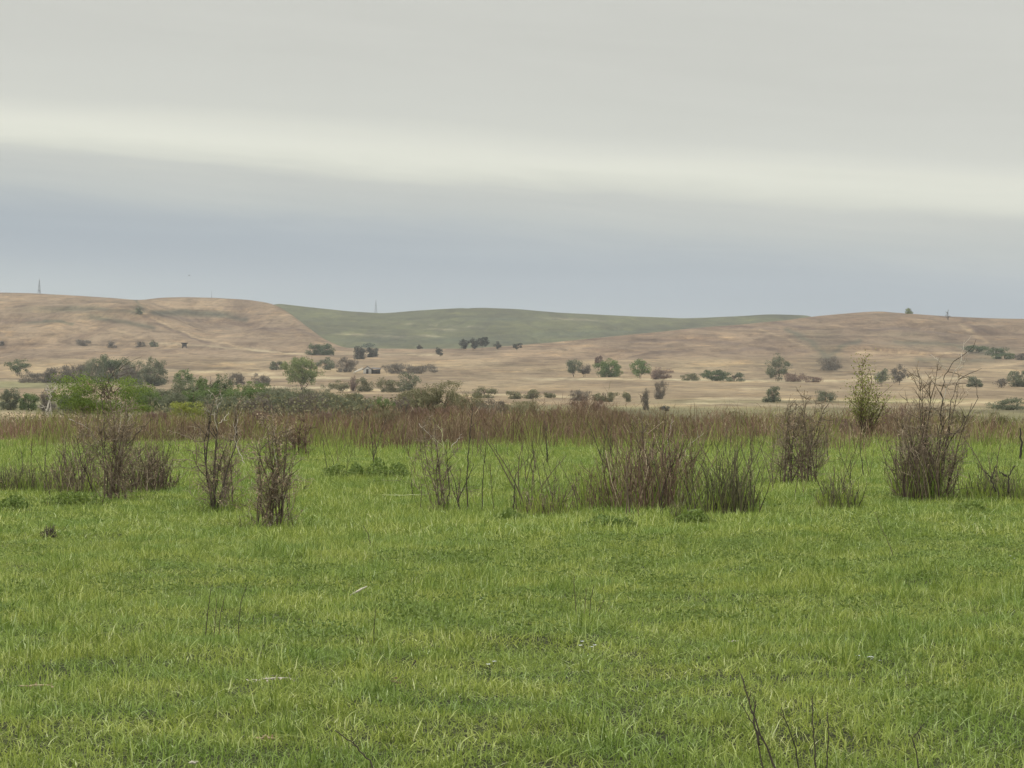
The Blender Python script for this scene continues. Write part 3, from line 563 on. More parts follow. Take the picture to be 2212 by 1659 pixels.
def sticks(name, pl, label, m='darkbark', rad=.008, cat='dead weed', group='thin bare stems in the meadow', seed=3, tw=4, Y=None, vb=None, part=None):
    r = np.random.default_rng(seed); y = Y or gfield(vb or max(p[1] for l_ in pl for p in l_)); b0 = pl[0][0]; c = PX(b0[0], b0[1], y); z0 = float(ht(c[0], y)); T = MB()
    for line_ in pl:
        P = np.array([PX(a, b_, y) for a, b_ in line_])-np.array([c[0], y, z0]); P[:, 1] += r.uniform(-.05, .05)
        if line_[0][1] > (vb or 0)-12 and len(pl) == 1: P[0, 2] = min(P[0, 2], -.02)
        P = P if len(P) > 2 else np.array([P[0], P.mean(0), P[-1]])
        t = np.linspace(0, 1, len(P)); tt = np.linspace(0, 1, len(P)*4); P = np.stack([np.interp(tt, t, P[:, k]) for k in range(3)], 1); P[1:-1] += r.normal(0, rad*.5, P[1:-1].shape)
        tube(T, P, rad*np.linspace(1, .5, len(P)), 4, r.uniform(0, .6))
        ln = np.linalg.norm(P[-1]-P[0])
        for k in range(tw):
            i = r.integers(len(P)//3, len(P)); dd = P[i]-P[i-1]; dd /= np.linalg.norm(dd)+1e-9
            S = path(r, P[i], side(r, dd, r.uniform(.3, .8)), ln*r.uniform(.04, .14), 3, .12, .05); tube(T, S, rad*.45*np.linspace(1, .5, 4), 3, r.uniform(0, .8))
    o = link(T.build(name, M[m])); o.location = (c[0], y, z0); return tag(o, label, cat, group)
sticks('dead_weed', [[(1010,1100),(1008,1040),(1012,980),(1018,920),(1020,880)]], 'tall thin dark stem right of the peeled-trunk shrub', seed=1, tw=9, rad=.009, vb=1100)
sticks('dead_weed', [[(1040,1098),(1042,1060),(1045,1010),(1050,960)]], 'second thin stem right of the peeled-trunk shrub, slightly shorter', seed=2, tw=7, rad=.007, vb=1098)
sticks('dead_weed', [[(1000,1102),(985,1075),(975,1050)]], 'short stem leaning left against the peeled-trunk shrub', seed=4, rad=.007, vb=1102)
sticks('dead_weed', [[(1108,1104),(1110,1080),(1112,1050),(1114,1025)]], 'short upright dark stem midway between the peeled-trunk shrub and the big thicket', seed=5, rad=.009, vb=1104)
sticks('dead_weed', [[(1068,1100),(1062,1060),(1060,1030)]], 'faint thin stem between the two taller stems and the short dark one', seed=6, rad=.005, vb=1100, m='stalk')
thicket('brush_thicket', 1172, 1106, 1000, 52, 'sparse low grey twigs left of the big central thicket', n=60, w_='bark', seed=61, green=260, wd=.006, dep=.5, twf=1.6, prof=([-1, 0, 1], [.55, .6, 1]))
thicket('brush_thicket', 1372, 1095, 905, 128, 'big red-brown thicket with upright stems right of centre', n=210, w_='redbark', seed=62, green=300, wd=.009, dep=.8, dry=.2, twf=1.3, prof=([-1, -.6, -.2, .2, .6, .8, 1], [.3, .62, .8, 1, 1, .95, .6]))
bare('bare_shrub', 1408, 1090, 900, 42, 'tall dark sticks with one bleached branch rising out of the big thicket', nst=6, rb=.2, rad=.013, wood='darkbark', nbr=7, ntw=4, seed=63, spread=.7,
     extra=[('dead_branch', 'pale', [[(1440,972),(1446,940),(1452,905)],[(1436,1085),(1452,1020),(1490,960),(1520,935)]], .007), ('dark_branch', 'darkbark', [[(1385,1092),(1390,1020),(1388,960),(1386,905)],[(1425,1085),(1430,1000),(1432,940),(1440,905)],[(1345,1094),(1400,1075),(1470,1030)]], .014)])
thicket('brush_thicket', 1556, 1106, 945, 76, 'greenish brown thicket of vertical stems right of the big red-brown one', n=110, w_='stalk', seed=64, green=220, wd=.010, dep=.6, dry=.1, twf=.8, prof=([-1, -.5, .1, .5, 1], [.7, .8, 1, .9, .7]))
thicket('brush_thicket', 1472, 1128, 1050, 20, 'little dark tuft of stems in front of the gap between the two big thickets', n=26, w_='stalk', seed=65, green=60, wd=.007, dep=.2)
bare('bare_shrub', 1735, 1056, 862, 50, 'bare shrub with parallel upright trunks and reddish base right of the thickets', nst=17, rb=.36, rad=.016, nbr=8, ntw=5, seed=71, spread=.45, wig=.07, dry=.15, tone=(.0, .45),
     extra=[('dark_branch', 'darkbark', [[(1700,1055),(1708,990),(1704,930),(1706,890)],[(1745,1055),(1748,980),(1762,930),(1778,885)]], .018)])
thicket('brush_thicket', 1812, 1102, 1015, 48, 'low dark weed stalks right of the parallel-trunk shrub', n=60, w_='stalk', seed=72, green=260, wd=.008, dep=.5, twf=1)
bare('bare_shrub', 2012, 1086, 800, 78, 'tallest bare shrub, fan of dark stems with a bleached forked tip at right', nst=24, rb=.24, rad=.014, nbr=8, ntw=5, seed=81, spread=.55, wig=.08, dry=.15, lowmin=.4, tone=(.0, .5),
     extra=[('dead_branch', 'pale', [[(2036,870),(2055,815),(2075,780),(2082,745)],[(2045,800),(2030,782),(2012,765)],[(2070,800),(2085,775),(2090,752)],[(1990,1086),(2005,1070),(1998,1050),(2012,1040)]], .009),
            ('dark_branch', 'darkbark', [[(2010,1086),(2028,1000),(2032,920),(2034,850),(2040,815),(2062,780)],[(1985,1085),(1982,1000),(1994,940),(2000,880)],[(2015,1050),(2050,960),(2085,905),(2115,860)],[(2030,1060),(2048,950),(2052,880),(2070,820)]], .017)])
thicket('brush_thicket', 1985, 1088, 905, 50, 'dense fine brush round the foot of the tallest bare shrub', n=90, w_='bark', seed=82, green=160, wd=.009, dep=.45, twf=2.2)
thicket('brush_thicket', 2155, 1086, 1002, 68, 'sparse green and brown weed stalks at right edge beside the tallest shrub', n=110, w_='stalk', seed=83, green=420, wd=.007, dep=.6, twf=.6, prof=([-1, 0, 1], [.8, 1, 1]))
sticks('dead_weed', [[(2152,1062),(2142,1035),(2128,1018)],[(2142,1035),(2150,1005)]], 'black crooked twig above the weed stalks at right, left one of two', seed=84, rad=.013, tw=2, Y=38.2, vb=1062)
sticks('dead_weed', [[(2178,1065),(2176,1030),(2192,1005)],[(2176,1030),(2160,1018)]], 'black forked twig near the right edge, right one of two', seed=85, rad=.013, tw=2, Y=38.2, vb=1065)
sticks('dead_weed', [[(2205,1000),(2206,960),(2204,925)]], 'upright dark stake-like stem at the right edge', seed=86, rad=.028, tw=2, vb=1000)
sticks('dead_weed', [[(1867,1040),(1862,1000),(1858,965)]], 'thin stem below the yellow green sapling', seed=87, rad=.009, tw=4, vb=1040)
sticks('dead_weed', [[(1790,1000),(1786,960),(1784,930)]], 'short stem right of the parallel-trunk shrub, by the brush belt', seed=88, rad=.012, tw=4, vb=1000)
thicket('brush_thicket', 45, 1062, 990, 62, 'dark green and brown weed stalks at the left edge', n=150, w_='stalk', seed=91, green=500, wd=.008, dep=.7, twf=.7, prof=([-1, 0, 1], [.9, .9, .7]))
thicket('brush_thicket', 106, 1166, 1128, 12, 'small dark dead tuft in the open grass at left', n=40, w_='darkbark', seed=92, wd=.008, dep=.08, twf=1.5)
# leafy weeds on the small bank
for k_, (a, b_, tp, wdt, lab) in enumerate([(722, 1046, 1008, 28, 'leafy dark green weed clump on the little bank, leftmost'), (770, 1047, 1015, 24, 'leafy weed clump on the little bank, second from left'),
        (815, 1048, 1010, 26, 'leafy weed clump on the little bank, third from left'), (862, 1047, 1015, 26, 'leafy weed clump on the little bank, rightmost, before the peeled-trunk shrub'),
        (1320, 1148, 1115, 60, 'broad low leafy patch in front of the big red-brown thicket'), (1500, 1135, 1100, 45, 'leafy patch in front of the greenish thicket'),
        (2095, 1110, 1085, 40, 'low leafy patch below the weed stalks at right'), (160, 1098, 1062, 70, 'wide low leafy patch left of the largest bare shrub foot'), (30, 1110, 1072, 40, 'low leafy patch at the left edge'),
        (1100, 1122, 1100, 40, 'small leafy patch below the short upright dark stem')]):
    r = np.random.default_rng(500+k_); y = gfield(b_); c = PX(a, b_, y); z0 = float(ht(c[0], y)); h = (b_-tp)*K/F*y; hw = wdt*K/F*y; n = int(500+hw*900)
    T = MB(); x = np.clip(r.normal(0, .5, n), -1, 1)*hw; q = r.normal(0, .16, n); P = np.stack([x, q, ht(c[0]+x, y+q)-z0+h*r.uniform(.02, 1, n)*(1-.6*(x/hw)**2)*(.5+fbm(x*5+k_, x*0, 8))], -1)
    leaves(T, P, r.uniform(.012, .03, n), r.uniform(0, .9, n), r, .55, .4)
    S = MB(); ns_ = 40; x = r.uniform(-1, 1, ns_)*hw*.9
    ribbons(S, np.stack([x, x*0, ht(c[0]+x, y+x*0)-z0], -1), h*r.uniform(.6, 1.3, ns_), r.normal(0, .2, (ns_, 2)), .008, 3, r.uniform(0, .6, ns_), r)
    root = empty('leafy_weed', (c[0], y, z0), lab, 'weed', 'leafy weeds in the meadow'); link(T.build('leaves', M['forb'], root)); link(S.build('stems', M['stalk'], root))
# stems in the near grass
sticks('dead_weed', [[(440,1382),(446,1340),(450,1300),(455,1268)]], 'tallest dark weed stem in the near grass at left', seed=101, rad=.0035, tw=8, vb=1390, m='stalk', group='dark stems in the near grass')
sticks('dead_weed', [[(462,1385),(466,1340),(470,1292)],[(474,1370),(478,1320),(486,1290)]], 'pair of dark weed stems just right of the tallest one at left', seed=102, rad=.003, tw=6, vb=1390, m='stalk', group='dark stems in the near grass')
sticks('dead_weed', [[(516,1382),(517,1340),(521,1300),(532,1270)]], 'lone dark weed stem right of the pair at left', seed=103, rad=.003, tw=6, vb=1390, m='stalk', group='dark stems in the near grass')
sticks('dead_weed', [[(1246,1338),(1242,1290),(1240,1250)],[(1262,1340),(1264,1300),(1266,1270)],[(1274,1342),(1276,1300),(1282,1270)],[(1286,1338),(1296,1312),(1304,1298)]], 'fan of four dark stems in the near grass right of centre', seed=104, rad=.0035, tw=4, vb=1345, m='stalk', group='dark stems in the near grass')
sticks('dead_weed', [[(1682,1680),(1650,1600),(1622,1530),(1602,1460)],[(1640,1610),(1628,1560),(1630,1520)]], 'longest dark twig leaning left at the bottom right', seed=105, rad=.0045, tw=7, Y=11.2, vb=1690, group='dark stems in the near grass')
sticks('dead_weed', [[(1665,1690),(1642,1620),(1632,1570),(1600,1520)]], 'short dark twig beside the longest leaning one', seed=110, rad=.003, tw=4, Y=11.15, vb=1690, group='dark stems in the near grass')
sticks('dead_weed', [[(1740,1690),(1722,1620),(1700,1560),(1690,1530)]], 'thin dark twig between the longest leaning one and the upright pair', seed=106, rad=.003, tw=5, Y=11.2, vb=1690, group='dark stems in the near grass')
sticks('dead_weed', [[(1762,1690),(1762,1640),(1758,1580),(1755,1510)]], 'left one of the upright dark pair at the bottom right', seed=107, rad=.0035, tw=4, Y=11.2, vb=1690, group='dark stems in the near grass')
sticks('dead_weed', [[(1788,1690),(1789,1640),(1792,1590),(1790,1540)]], 'right one of the upright dark pair at the bottom right', seed=108, rad=.003, tw=3, Y=11.2, vb=1690, group='dark stems in the near grass')
sticks('dead_weed', [[(1992,1690),(1982,1640),(1972,1595),(1995,1565)]], 'dark elbow-bent twig at the bottom edge far right', seed=109, rad=.003, tw=3, Y=11.2, vb=1690, group='dark stems in the near grass')
sticks('dead_weed', [[(835,1690),(800,1640),(765,1605),(725,1575)]], 'dark twig arching left at the bottom edge left of centre', seed=111, rad=.0038, tw=3, Y=11.2, vb=1690, group='dark stems in the near grass')
sticks('dead_weed', [[(1932,1214),(1922,1180),(1905,1145),(1888,1105)]], 'long thin stem leaning left in the grass below the tallest bare shrub', seed=112, rad=.004, tw=3, vb=1216, m='stalk', group='dark stems in the near grass')
sticks('dead_weed', [[(803,1190),(800,1170),(794,1150),(785,1135)]], 'thin dark stem in the grass below the leafy weed bank', seed=113, rad=.005, tw=4, vb=1192, m='stalk', group='dark stems in the near grass')
sticks('dead_weed', [[(806,1400),(808,1350),(812,1310)]], 'faint thin stem below the bleached stick', seed=114, rad=.003, tw=3, vb=1402, m='stalk', group='dark stems in the near grass')
sticks('dead_weed', [[(880,1450),(890,1438),(898,1428)]], 'stubby black twig end poking up near the middle of the foreground', seed=115, rad=.006, tw=1, vb=1452, group='dark stems in the near grass')
def sparse():
    r = np.random.default_rng(321); pro = []; nst_ = [1, 2, 3, 1, 2, 1, 3, 2]
    for k in range(8):
        T = MB()
        for s_ in range(nst_[k]):
            P = path(r, (r.normal(0, .03), r.normal(0, .03), -.03), (r.normal(0, .22), r.normal(0, .15), 1), r.uniform(.45, .9), 7, .09, .03); tube(T, P, r.uniform(.005, .009)*np.linspace(1, .4, 8), 4, r.uniform(0, .7))
            for q in range(r.integers(3, 9)):
                i = r.integers(2, 8); S = path(r, P[i], side(r, np.array([0, 0, 1.]), r.uniform(.3, .9)), r.uniform(.06, .22), 3, .15, .05); tube(T, S, .0032*np.linspace(1, .5, 4), 3, r.uniform(0, .9))
        pro.append(T.build('dead_weed', M[['darkbark', 'bark', 'stalk', 'redbark'][k % 4]]))
    used = set(); nw = ['lone', 'paired', 'three-stemmed']; cw = ['blackish', 'brown', 'green-brown', 'reddish brown']
    od = 'first second third fourth fifth sixth seventh eighth ninth tenth eleventh twelfth thirteenth fourteenth fifteenth sixteenth seventeenth eighteenth nineteenth twentieth'.split()
    for (x0, x1, y0, y1, n, reg) in [(890,1225,1040,1108,20,'round the peeled-trunk shrub'),(1230,1480,1085,1120,14,'along the foot of the big red-brown thicket'),(1485,1655,1010,1105,14,'in the greenish thicket'),
            (1660,1925,1000,1100,20,'round the parallel-trunk shrub'),(1930,2000,1040,1095,6,'left of the tallest bare shrub'),(2050,2205,1020,1090,15,'right of the tallest bare shrub'),(5,150,1020,1080,10,'at the left edge'),
            (330,440,1000,1075,6,'left of the black-trunked sapling'),(640,890,975,1030,10,'behind the leafy bank'),(1000,1350,975,1030,18,'far out in the middle of the meadow'),(1480,1690,975,1010,12,'behind the greenish thicket'),(1930,2200,965,1015,14,'near the belt at right'),(130,640,970,1010,14,'near the belt at left'),(600,660,1080,1130,3,'right of the nearest bare shrub')]:
        xs_ = np.sort(r.uniform(x0, x1, n))
        for q in range(n):
            u_, v_ = xs_[q], r.uniform(y0, y1); y = gfield(v_); x = (u_*K-512)/F*y; k = int(r.integers(0, 8)); o = pro[k] if k not in used else pro[k].copy(); used.add(k); C.objects.link(o)
            o.location = (x, y, float(ht(x, y))); o.rotation_euler = (0, 0, r.uniform(0, 6.28)); sc_ = r.uniform(.5, 1.15); o.scale = (sc_, sc_, sc_*r.uniform(.8, 1.15))
            tag(o, '%s %s %s weed, %s from left %s' % ('short' if sc_ < .8 else 'tall', cw[k % 4], nw[nst_[k]-1], od[q], reg), 'dead weed', 'sparse stems between the meadow shrubs')
sparse()
# bleached sticks, dead leaves and flowers lying in the grass
def lying(name, u2, v2, dx, dy, rad, label, m, cat, group=None, lift=.1, seed=1, frag=0):
    r = np.random.default_rng(seed); y = gfield(v2+15); c = PX(u2, v2, y); z0 = float(ht(c[0], y)); T = MB(); ax = dx*K/F*y; az_ = dy*K/F*y
    t = np.linspace(-.5, .5, 7); P = np.stack([t*ax, r.normal(0, .006, 7), c[2]-z0+t*az_+r.normal(0, .003, 7)], -1); tube(T, P, rad*np.array([.5, .9, 1, 1.1, 1, .8, .4]), 5, .8)
    if frag: leaves(T, P[r.integers(0, 7, frag)]+r.normal(0, .012, (frag, 3)), .012, r.uniform(0, 1, frag), r, .5)
    o = link(T.build(name, M[m])); o.location = (c[0], y, z0); return tag(o, label, cat, group)
lying('dry_stick', 775, 1276, 36, 20, .008, 'bleached stick lying tilted in the grass left of centre', 'pale', 'stick', 'pale debris in the grass', seed=1)
lying('dead_leaf', 75, 1481, 70, 3, .006, 'pale dead grass leaf lying flat at lower left', 'dryleaf', 'leaf', 'pale debris in the grass', seed=2, frag=10)
lying('dead_leaf', 580, 1594, 40, -2, .006, 'orange-tan dead leaf near the bottom left', 'dryleaf', 'leaf', 'pale debris in the grass', seed=3, frag=8)
lying('dead_leaf', 585, 1466, 80, 4, .004, 'greyish dead stalk lying across the lower left grass', 'pale', 'leaf', 'pale debris in the grass', seed=4, frag=22)
lying('dead_leaf', 2010, 1262, 10, 2, .004, 'tiny pale straw by the right flowers', 'pale', 'leaf', 'pale debris in the grass', seed=5)
lying('dead_leaf', 855, 1473, 26, -3, .006, 'dark red-brown dead leaf in the middle foreground', 'redbark', 'leaf', 'pale debris in the grass', seed=6, frag=6)
lying('dead_leaf', 1585, 1385, 26, 2, .004, 'short pale straw at right in the near grass', 'pale', 'leaf', 'pale debris in the grass', seed=7, frag=3)
lying('dead_leaf', 418, 1648, 20, 2, .006, 'pale whitish scrap at the bottom edge left', 'pale', 'leaf', 'pale debris in the grass', seed=8, frag=3)
lying('dead_leaf', 1000, 1069, 95, 0, .004, 'long pale straw lying flat between the bank weeds and the peeled-trunk shrub', 'lichen', 'leaf', 'pale debris in the grass', seed=9) .location.x -= .8
def flower(u2, v2, label, s=.015, nf=5, seed=1):
    r = np.random.default_rng(seed); y = gfield(v2+15); c = PX(u2, v2, y); z0 = float(ht(c[0], y)); root = empty('white_flower', (c[0], y, z0), label, 'flower', 'small white flowers in the grass'); S = MB(); T = MB()
    for k in range(nf):
        T = MB(); tp = np.array([r.normal(0, .022), r.normal(0, .02), c[2]-z0+r.normal(0, .012)]); tube(S, [(tp[0]*.2, tp[1]*.2, -.01), tp*[.6, .6, .5], tp], [.0018]*3, 3, .5)
        for q in range(5):
            a = q*1.2566; d = np.array([math.cos(a), math.sin(a), .25])*s; e = np.array([-math.sin(a), math.cos(a), 0])*s*.4
            T.add([tp, tp+d*.6+e, tp+d, tp+d*.6-e], np.array([[0, 1, 2, 3]]))
        link(T.build('blossom', M['petal'], root))
    link(S.build('stem', M['stalk'], root))
for i, (a, b_, lb, nf) in enumerate([(2004, 1225, 'white flower cluster at right, leftmost of the three near the right edge', 5), (2112, 1233, 'pale flower cluster at right, middle of the three near the right edge', 4),
        (2150, 1240, 'white flower cluster at right, lowest of the three near the right edge', 6), (2186, 1206, 'small pale flower closest to the right edge', 3), (1886, 1422, 'white flower in the near grass at lower right', 5),
        (1856, 1424, 'pale blossom just left of the lower right white flower', 3), (1285, 1393, 'tiny white blossom below the fan of four dark stems', 2), (1048, 1290, 'tiny white bloom right of the bleached stick', 2),
        (1062, 1428, 'tiny white bloom in the middle of the foreground', 2), (2104, 1132, 'tiny white bloom in the grass at far right beyond the three clusters', 2), (1258, 1392, 'tiny white blossom left of the one below the stem fan', 2)]):
    flower(a, b_, lb, nf=nf, seed=i+1)

def creek():
    r = np.random.default_rng(88); mb = MB(); n = 70000; y = r.uniform(200, 350, n); x = r.uniform(-1, 1, n)*y*.23; u = (512+F*x/y)/K
    hh = (H-(np.interp(u, [-900,0,250,500,700,900,1100,1250,1400,1700,2000,2212,3200], [898,892,862,850,848,852,870,884,896,905,902,898,900])*K-384)/F*y)-ht(x, y)
    hh = np.maximum(hh*(.55+.6*fbm(x/7, y/12, 66, 3)), .3); k = fbm(x/9+3, y/14, 67, 2) > .36; x, y, hh = x[k], y[k], hh[k]; n = len(x)
    P = np.stack([x, y, ht(x, y)+hh*r.uniform(.15, 1, n)], -1); leaves(mb, P, r.uniform(.07, .15, n), np.clip(fbm(x/6, y/9, 68, 3)*1.3-.15+r.normal(0, .15, n), 0, 1), r, .6, .3)
    o = link(mb.build('undergrowth', M['ol'])); tag(o, 'dull olive undergrowth filling the creek hollow beyond the brush belt', 'undergrowth', None, 'stuff')
creek()
# ------------------------------------------------------------------ trees and bushes
def plant(name, kind, u2, ytop, ybase, wdt, Yd, key, label, cat='tree', group='trees and bushes across the valley', seed=0, dens=1.0):
    r = np.random.default_rng(seed+1000); y = Yd or find(u2, ybase); x = (u2*K-512)/F*y; z0 = float(ht(x, y)); top = H-(ytop*K-384)/F*y; h = max(top-z0, .6); hw = wdt*K/F*y/2; px = y/F
    root = empty(name, (x, y, z0), label, cat, group)
    T = MB(); Cn = MB()
    vis = h if not Yd else min(h, (ybase-ytop)*K*px*1.15)
    if kind == 'tree': cb = h-max(vis*.97, h*.72) if Yd else h*.16
    elif kind == 'pop': cb = h*.06
    elif kind == 'far': cb = h*.05
    else: cb = -.03*h if not Yd else max(h-vis*1.05, 0)
    if kind in ('bush', 'bare'): hw *= 1.28
    if kind == 'tree' or kind == 'far': hw *= 1.12
    if key == 'br': dens = 2.2
    if kind in ('bush', 'bare') and not Yd: h *= 1.06; cb = -.25*h
    if kind == 'tree' and not Yd: cb = h*.04
    cz = (h+cb)/2; rz = (h-cb)/2
    nst = {'tree': 3, 'pop': 4, 'far': 2}.get(kind, 6)
    for s in range(nst):
        d = np.array([r.normal(0, .16), r.normal(0, .16), 1]); P = path(r, (r.normal(0, hw*.07), r.normal(0, hw*.07), -.1*h*.3), d, h*.75, 7, .10)
        tube(T, P, max(.012*h, .2*px)*r.uniform(.6, 1)*np.linspace(1, .3, 8), 5, r.uniform(.1, .7))
        for k in range(4):
            i = r.integers(2, 7); Q = path(r, P[i], side(r, np.array([0, 0, 1.]), r.uniform(.5, 1.1)), h*r.uniform(.2, .4), 4, .15, .1); tube(T, Q, max(.01*h, .2*px)*np.linspace(1, .4, 5), 4, r.uniform(.1, .7))
    area = (2*hw/px)*(2*rz/px); s0 = max(.035, .62*px)
    nleaf = int(np.clip(dens*(2.2 if kind in ('bare', 'tree') else 3.0)*area/max((s0/px)**2, .3), 160, 16000))
    nc = int(np.clip(area/14, 14, 130))
    dd = r.normal(size=(nc, 3)); dd /= np.linalg.norm(dd, axis=1)[:, None]; rr_ = r.uniform(.25, 1, nc)**.55
    top_w = np.where(dd[:, 2] > 0, 1, .9)
    if kind in ('bush', 'bare'): dd = np.sign(dd)*np.abs(dd)**.8
    rr_ = rr_*(.62+.62*vn(dd[:, 0]*1.6+seed*3.3, dd[:, 2]*1.6+dd[:, 1]*1.1, 5))*1.06
    cc = dd*rr_[:, None]*np.array([hw*.84, hw*.84, rz*.84])*top_w[:, None]
    if kind == 'pop': cc[:, :2] *= (1-.45*np.clip(cc[:, 2:3]/rz, -.2, 1))
    if kind in ('bush', 'bare'): cc[:, 2] = np.where(cc[:, 2] < -rz*.4, cc[:, 2]*.8, cc[:, 2])
    ct = r.uniform(.0, 1, nc); sg = np.array([hw, hw, rz])*(1.25/nc**.36)*.42
    j = r.integers(0, nc, nleaf); q = r.normal(size=(nleaf, 3)); q = q/np.maximum(1, np.linalg.norm(q, axis=1)[:, None]/1.9)
    PP = cc[j]+q*sg*r.uniform(.6, 1.2, nc)[j][:, None]; PP[:, 2] = np.maximum(PP[:, 2]+cz, -.02*h)
    PP[:, 2] = np.minimum(PP[:, 2], h*1.03)
    tn = np.clip(.25+.5*ct[j]+r.normal(0, .13, nleaf), 0, 1)
    if kind == 'bare':
        ribbons(Cn, PP-np.array([0, 0, s0*1.2]), s0*r.uniform(1.6, 3.6, nleaf), r.normal(0, .5, (nleaf, 2)), s0*.55, 2, tn, r, 1.2)
    else: leaves(Cn, PP, s0*r.uniform(.6, 1.15, nleaf), tn, r, .6)
    link(T.build('trunk', M['bark'], root)); link(Cn.build('crown', M[key], root)); return root
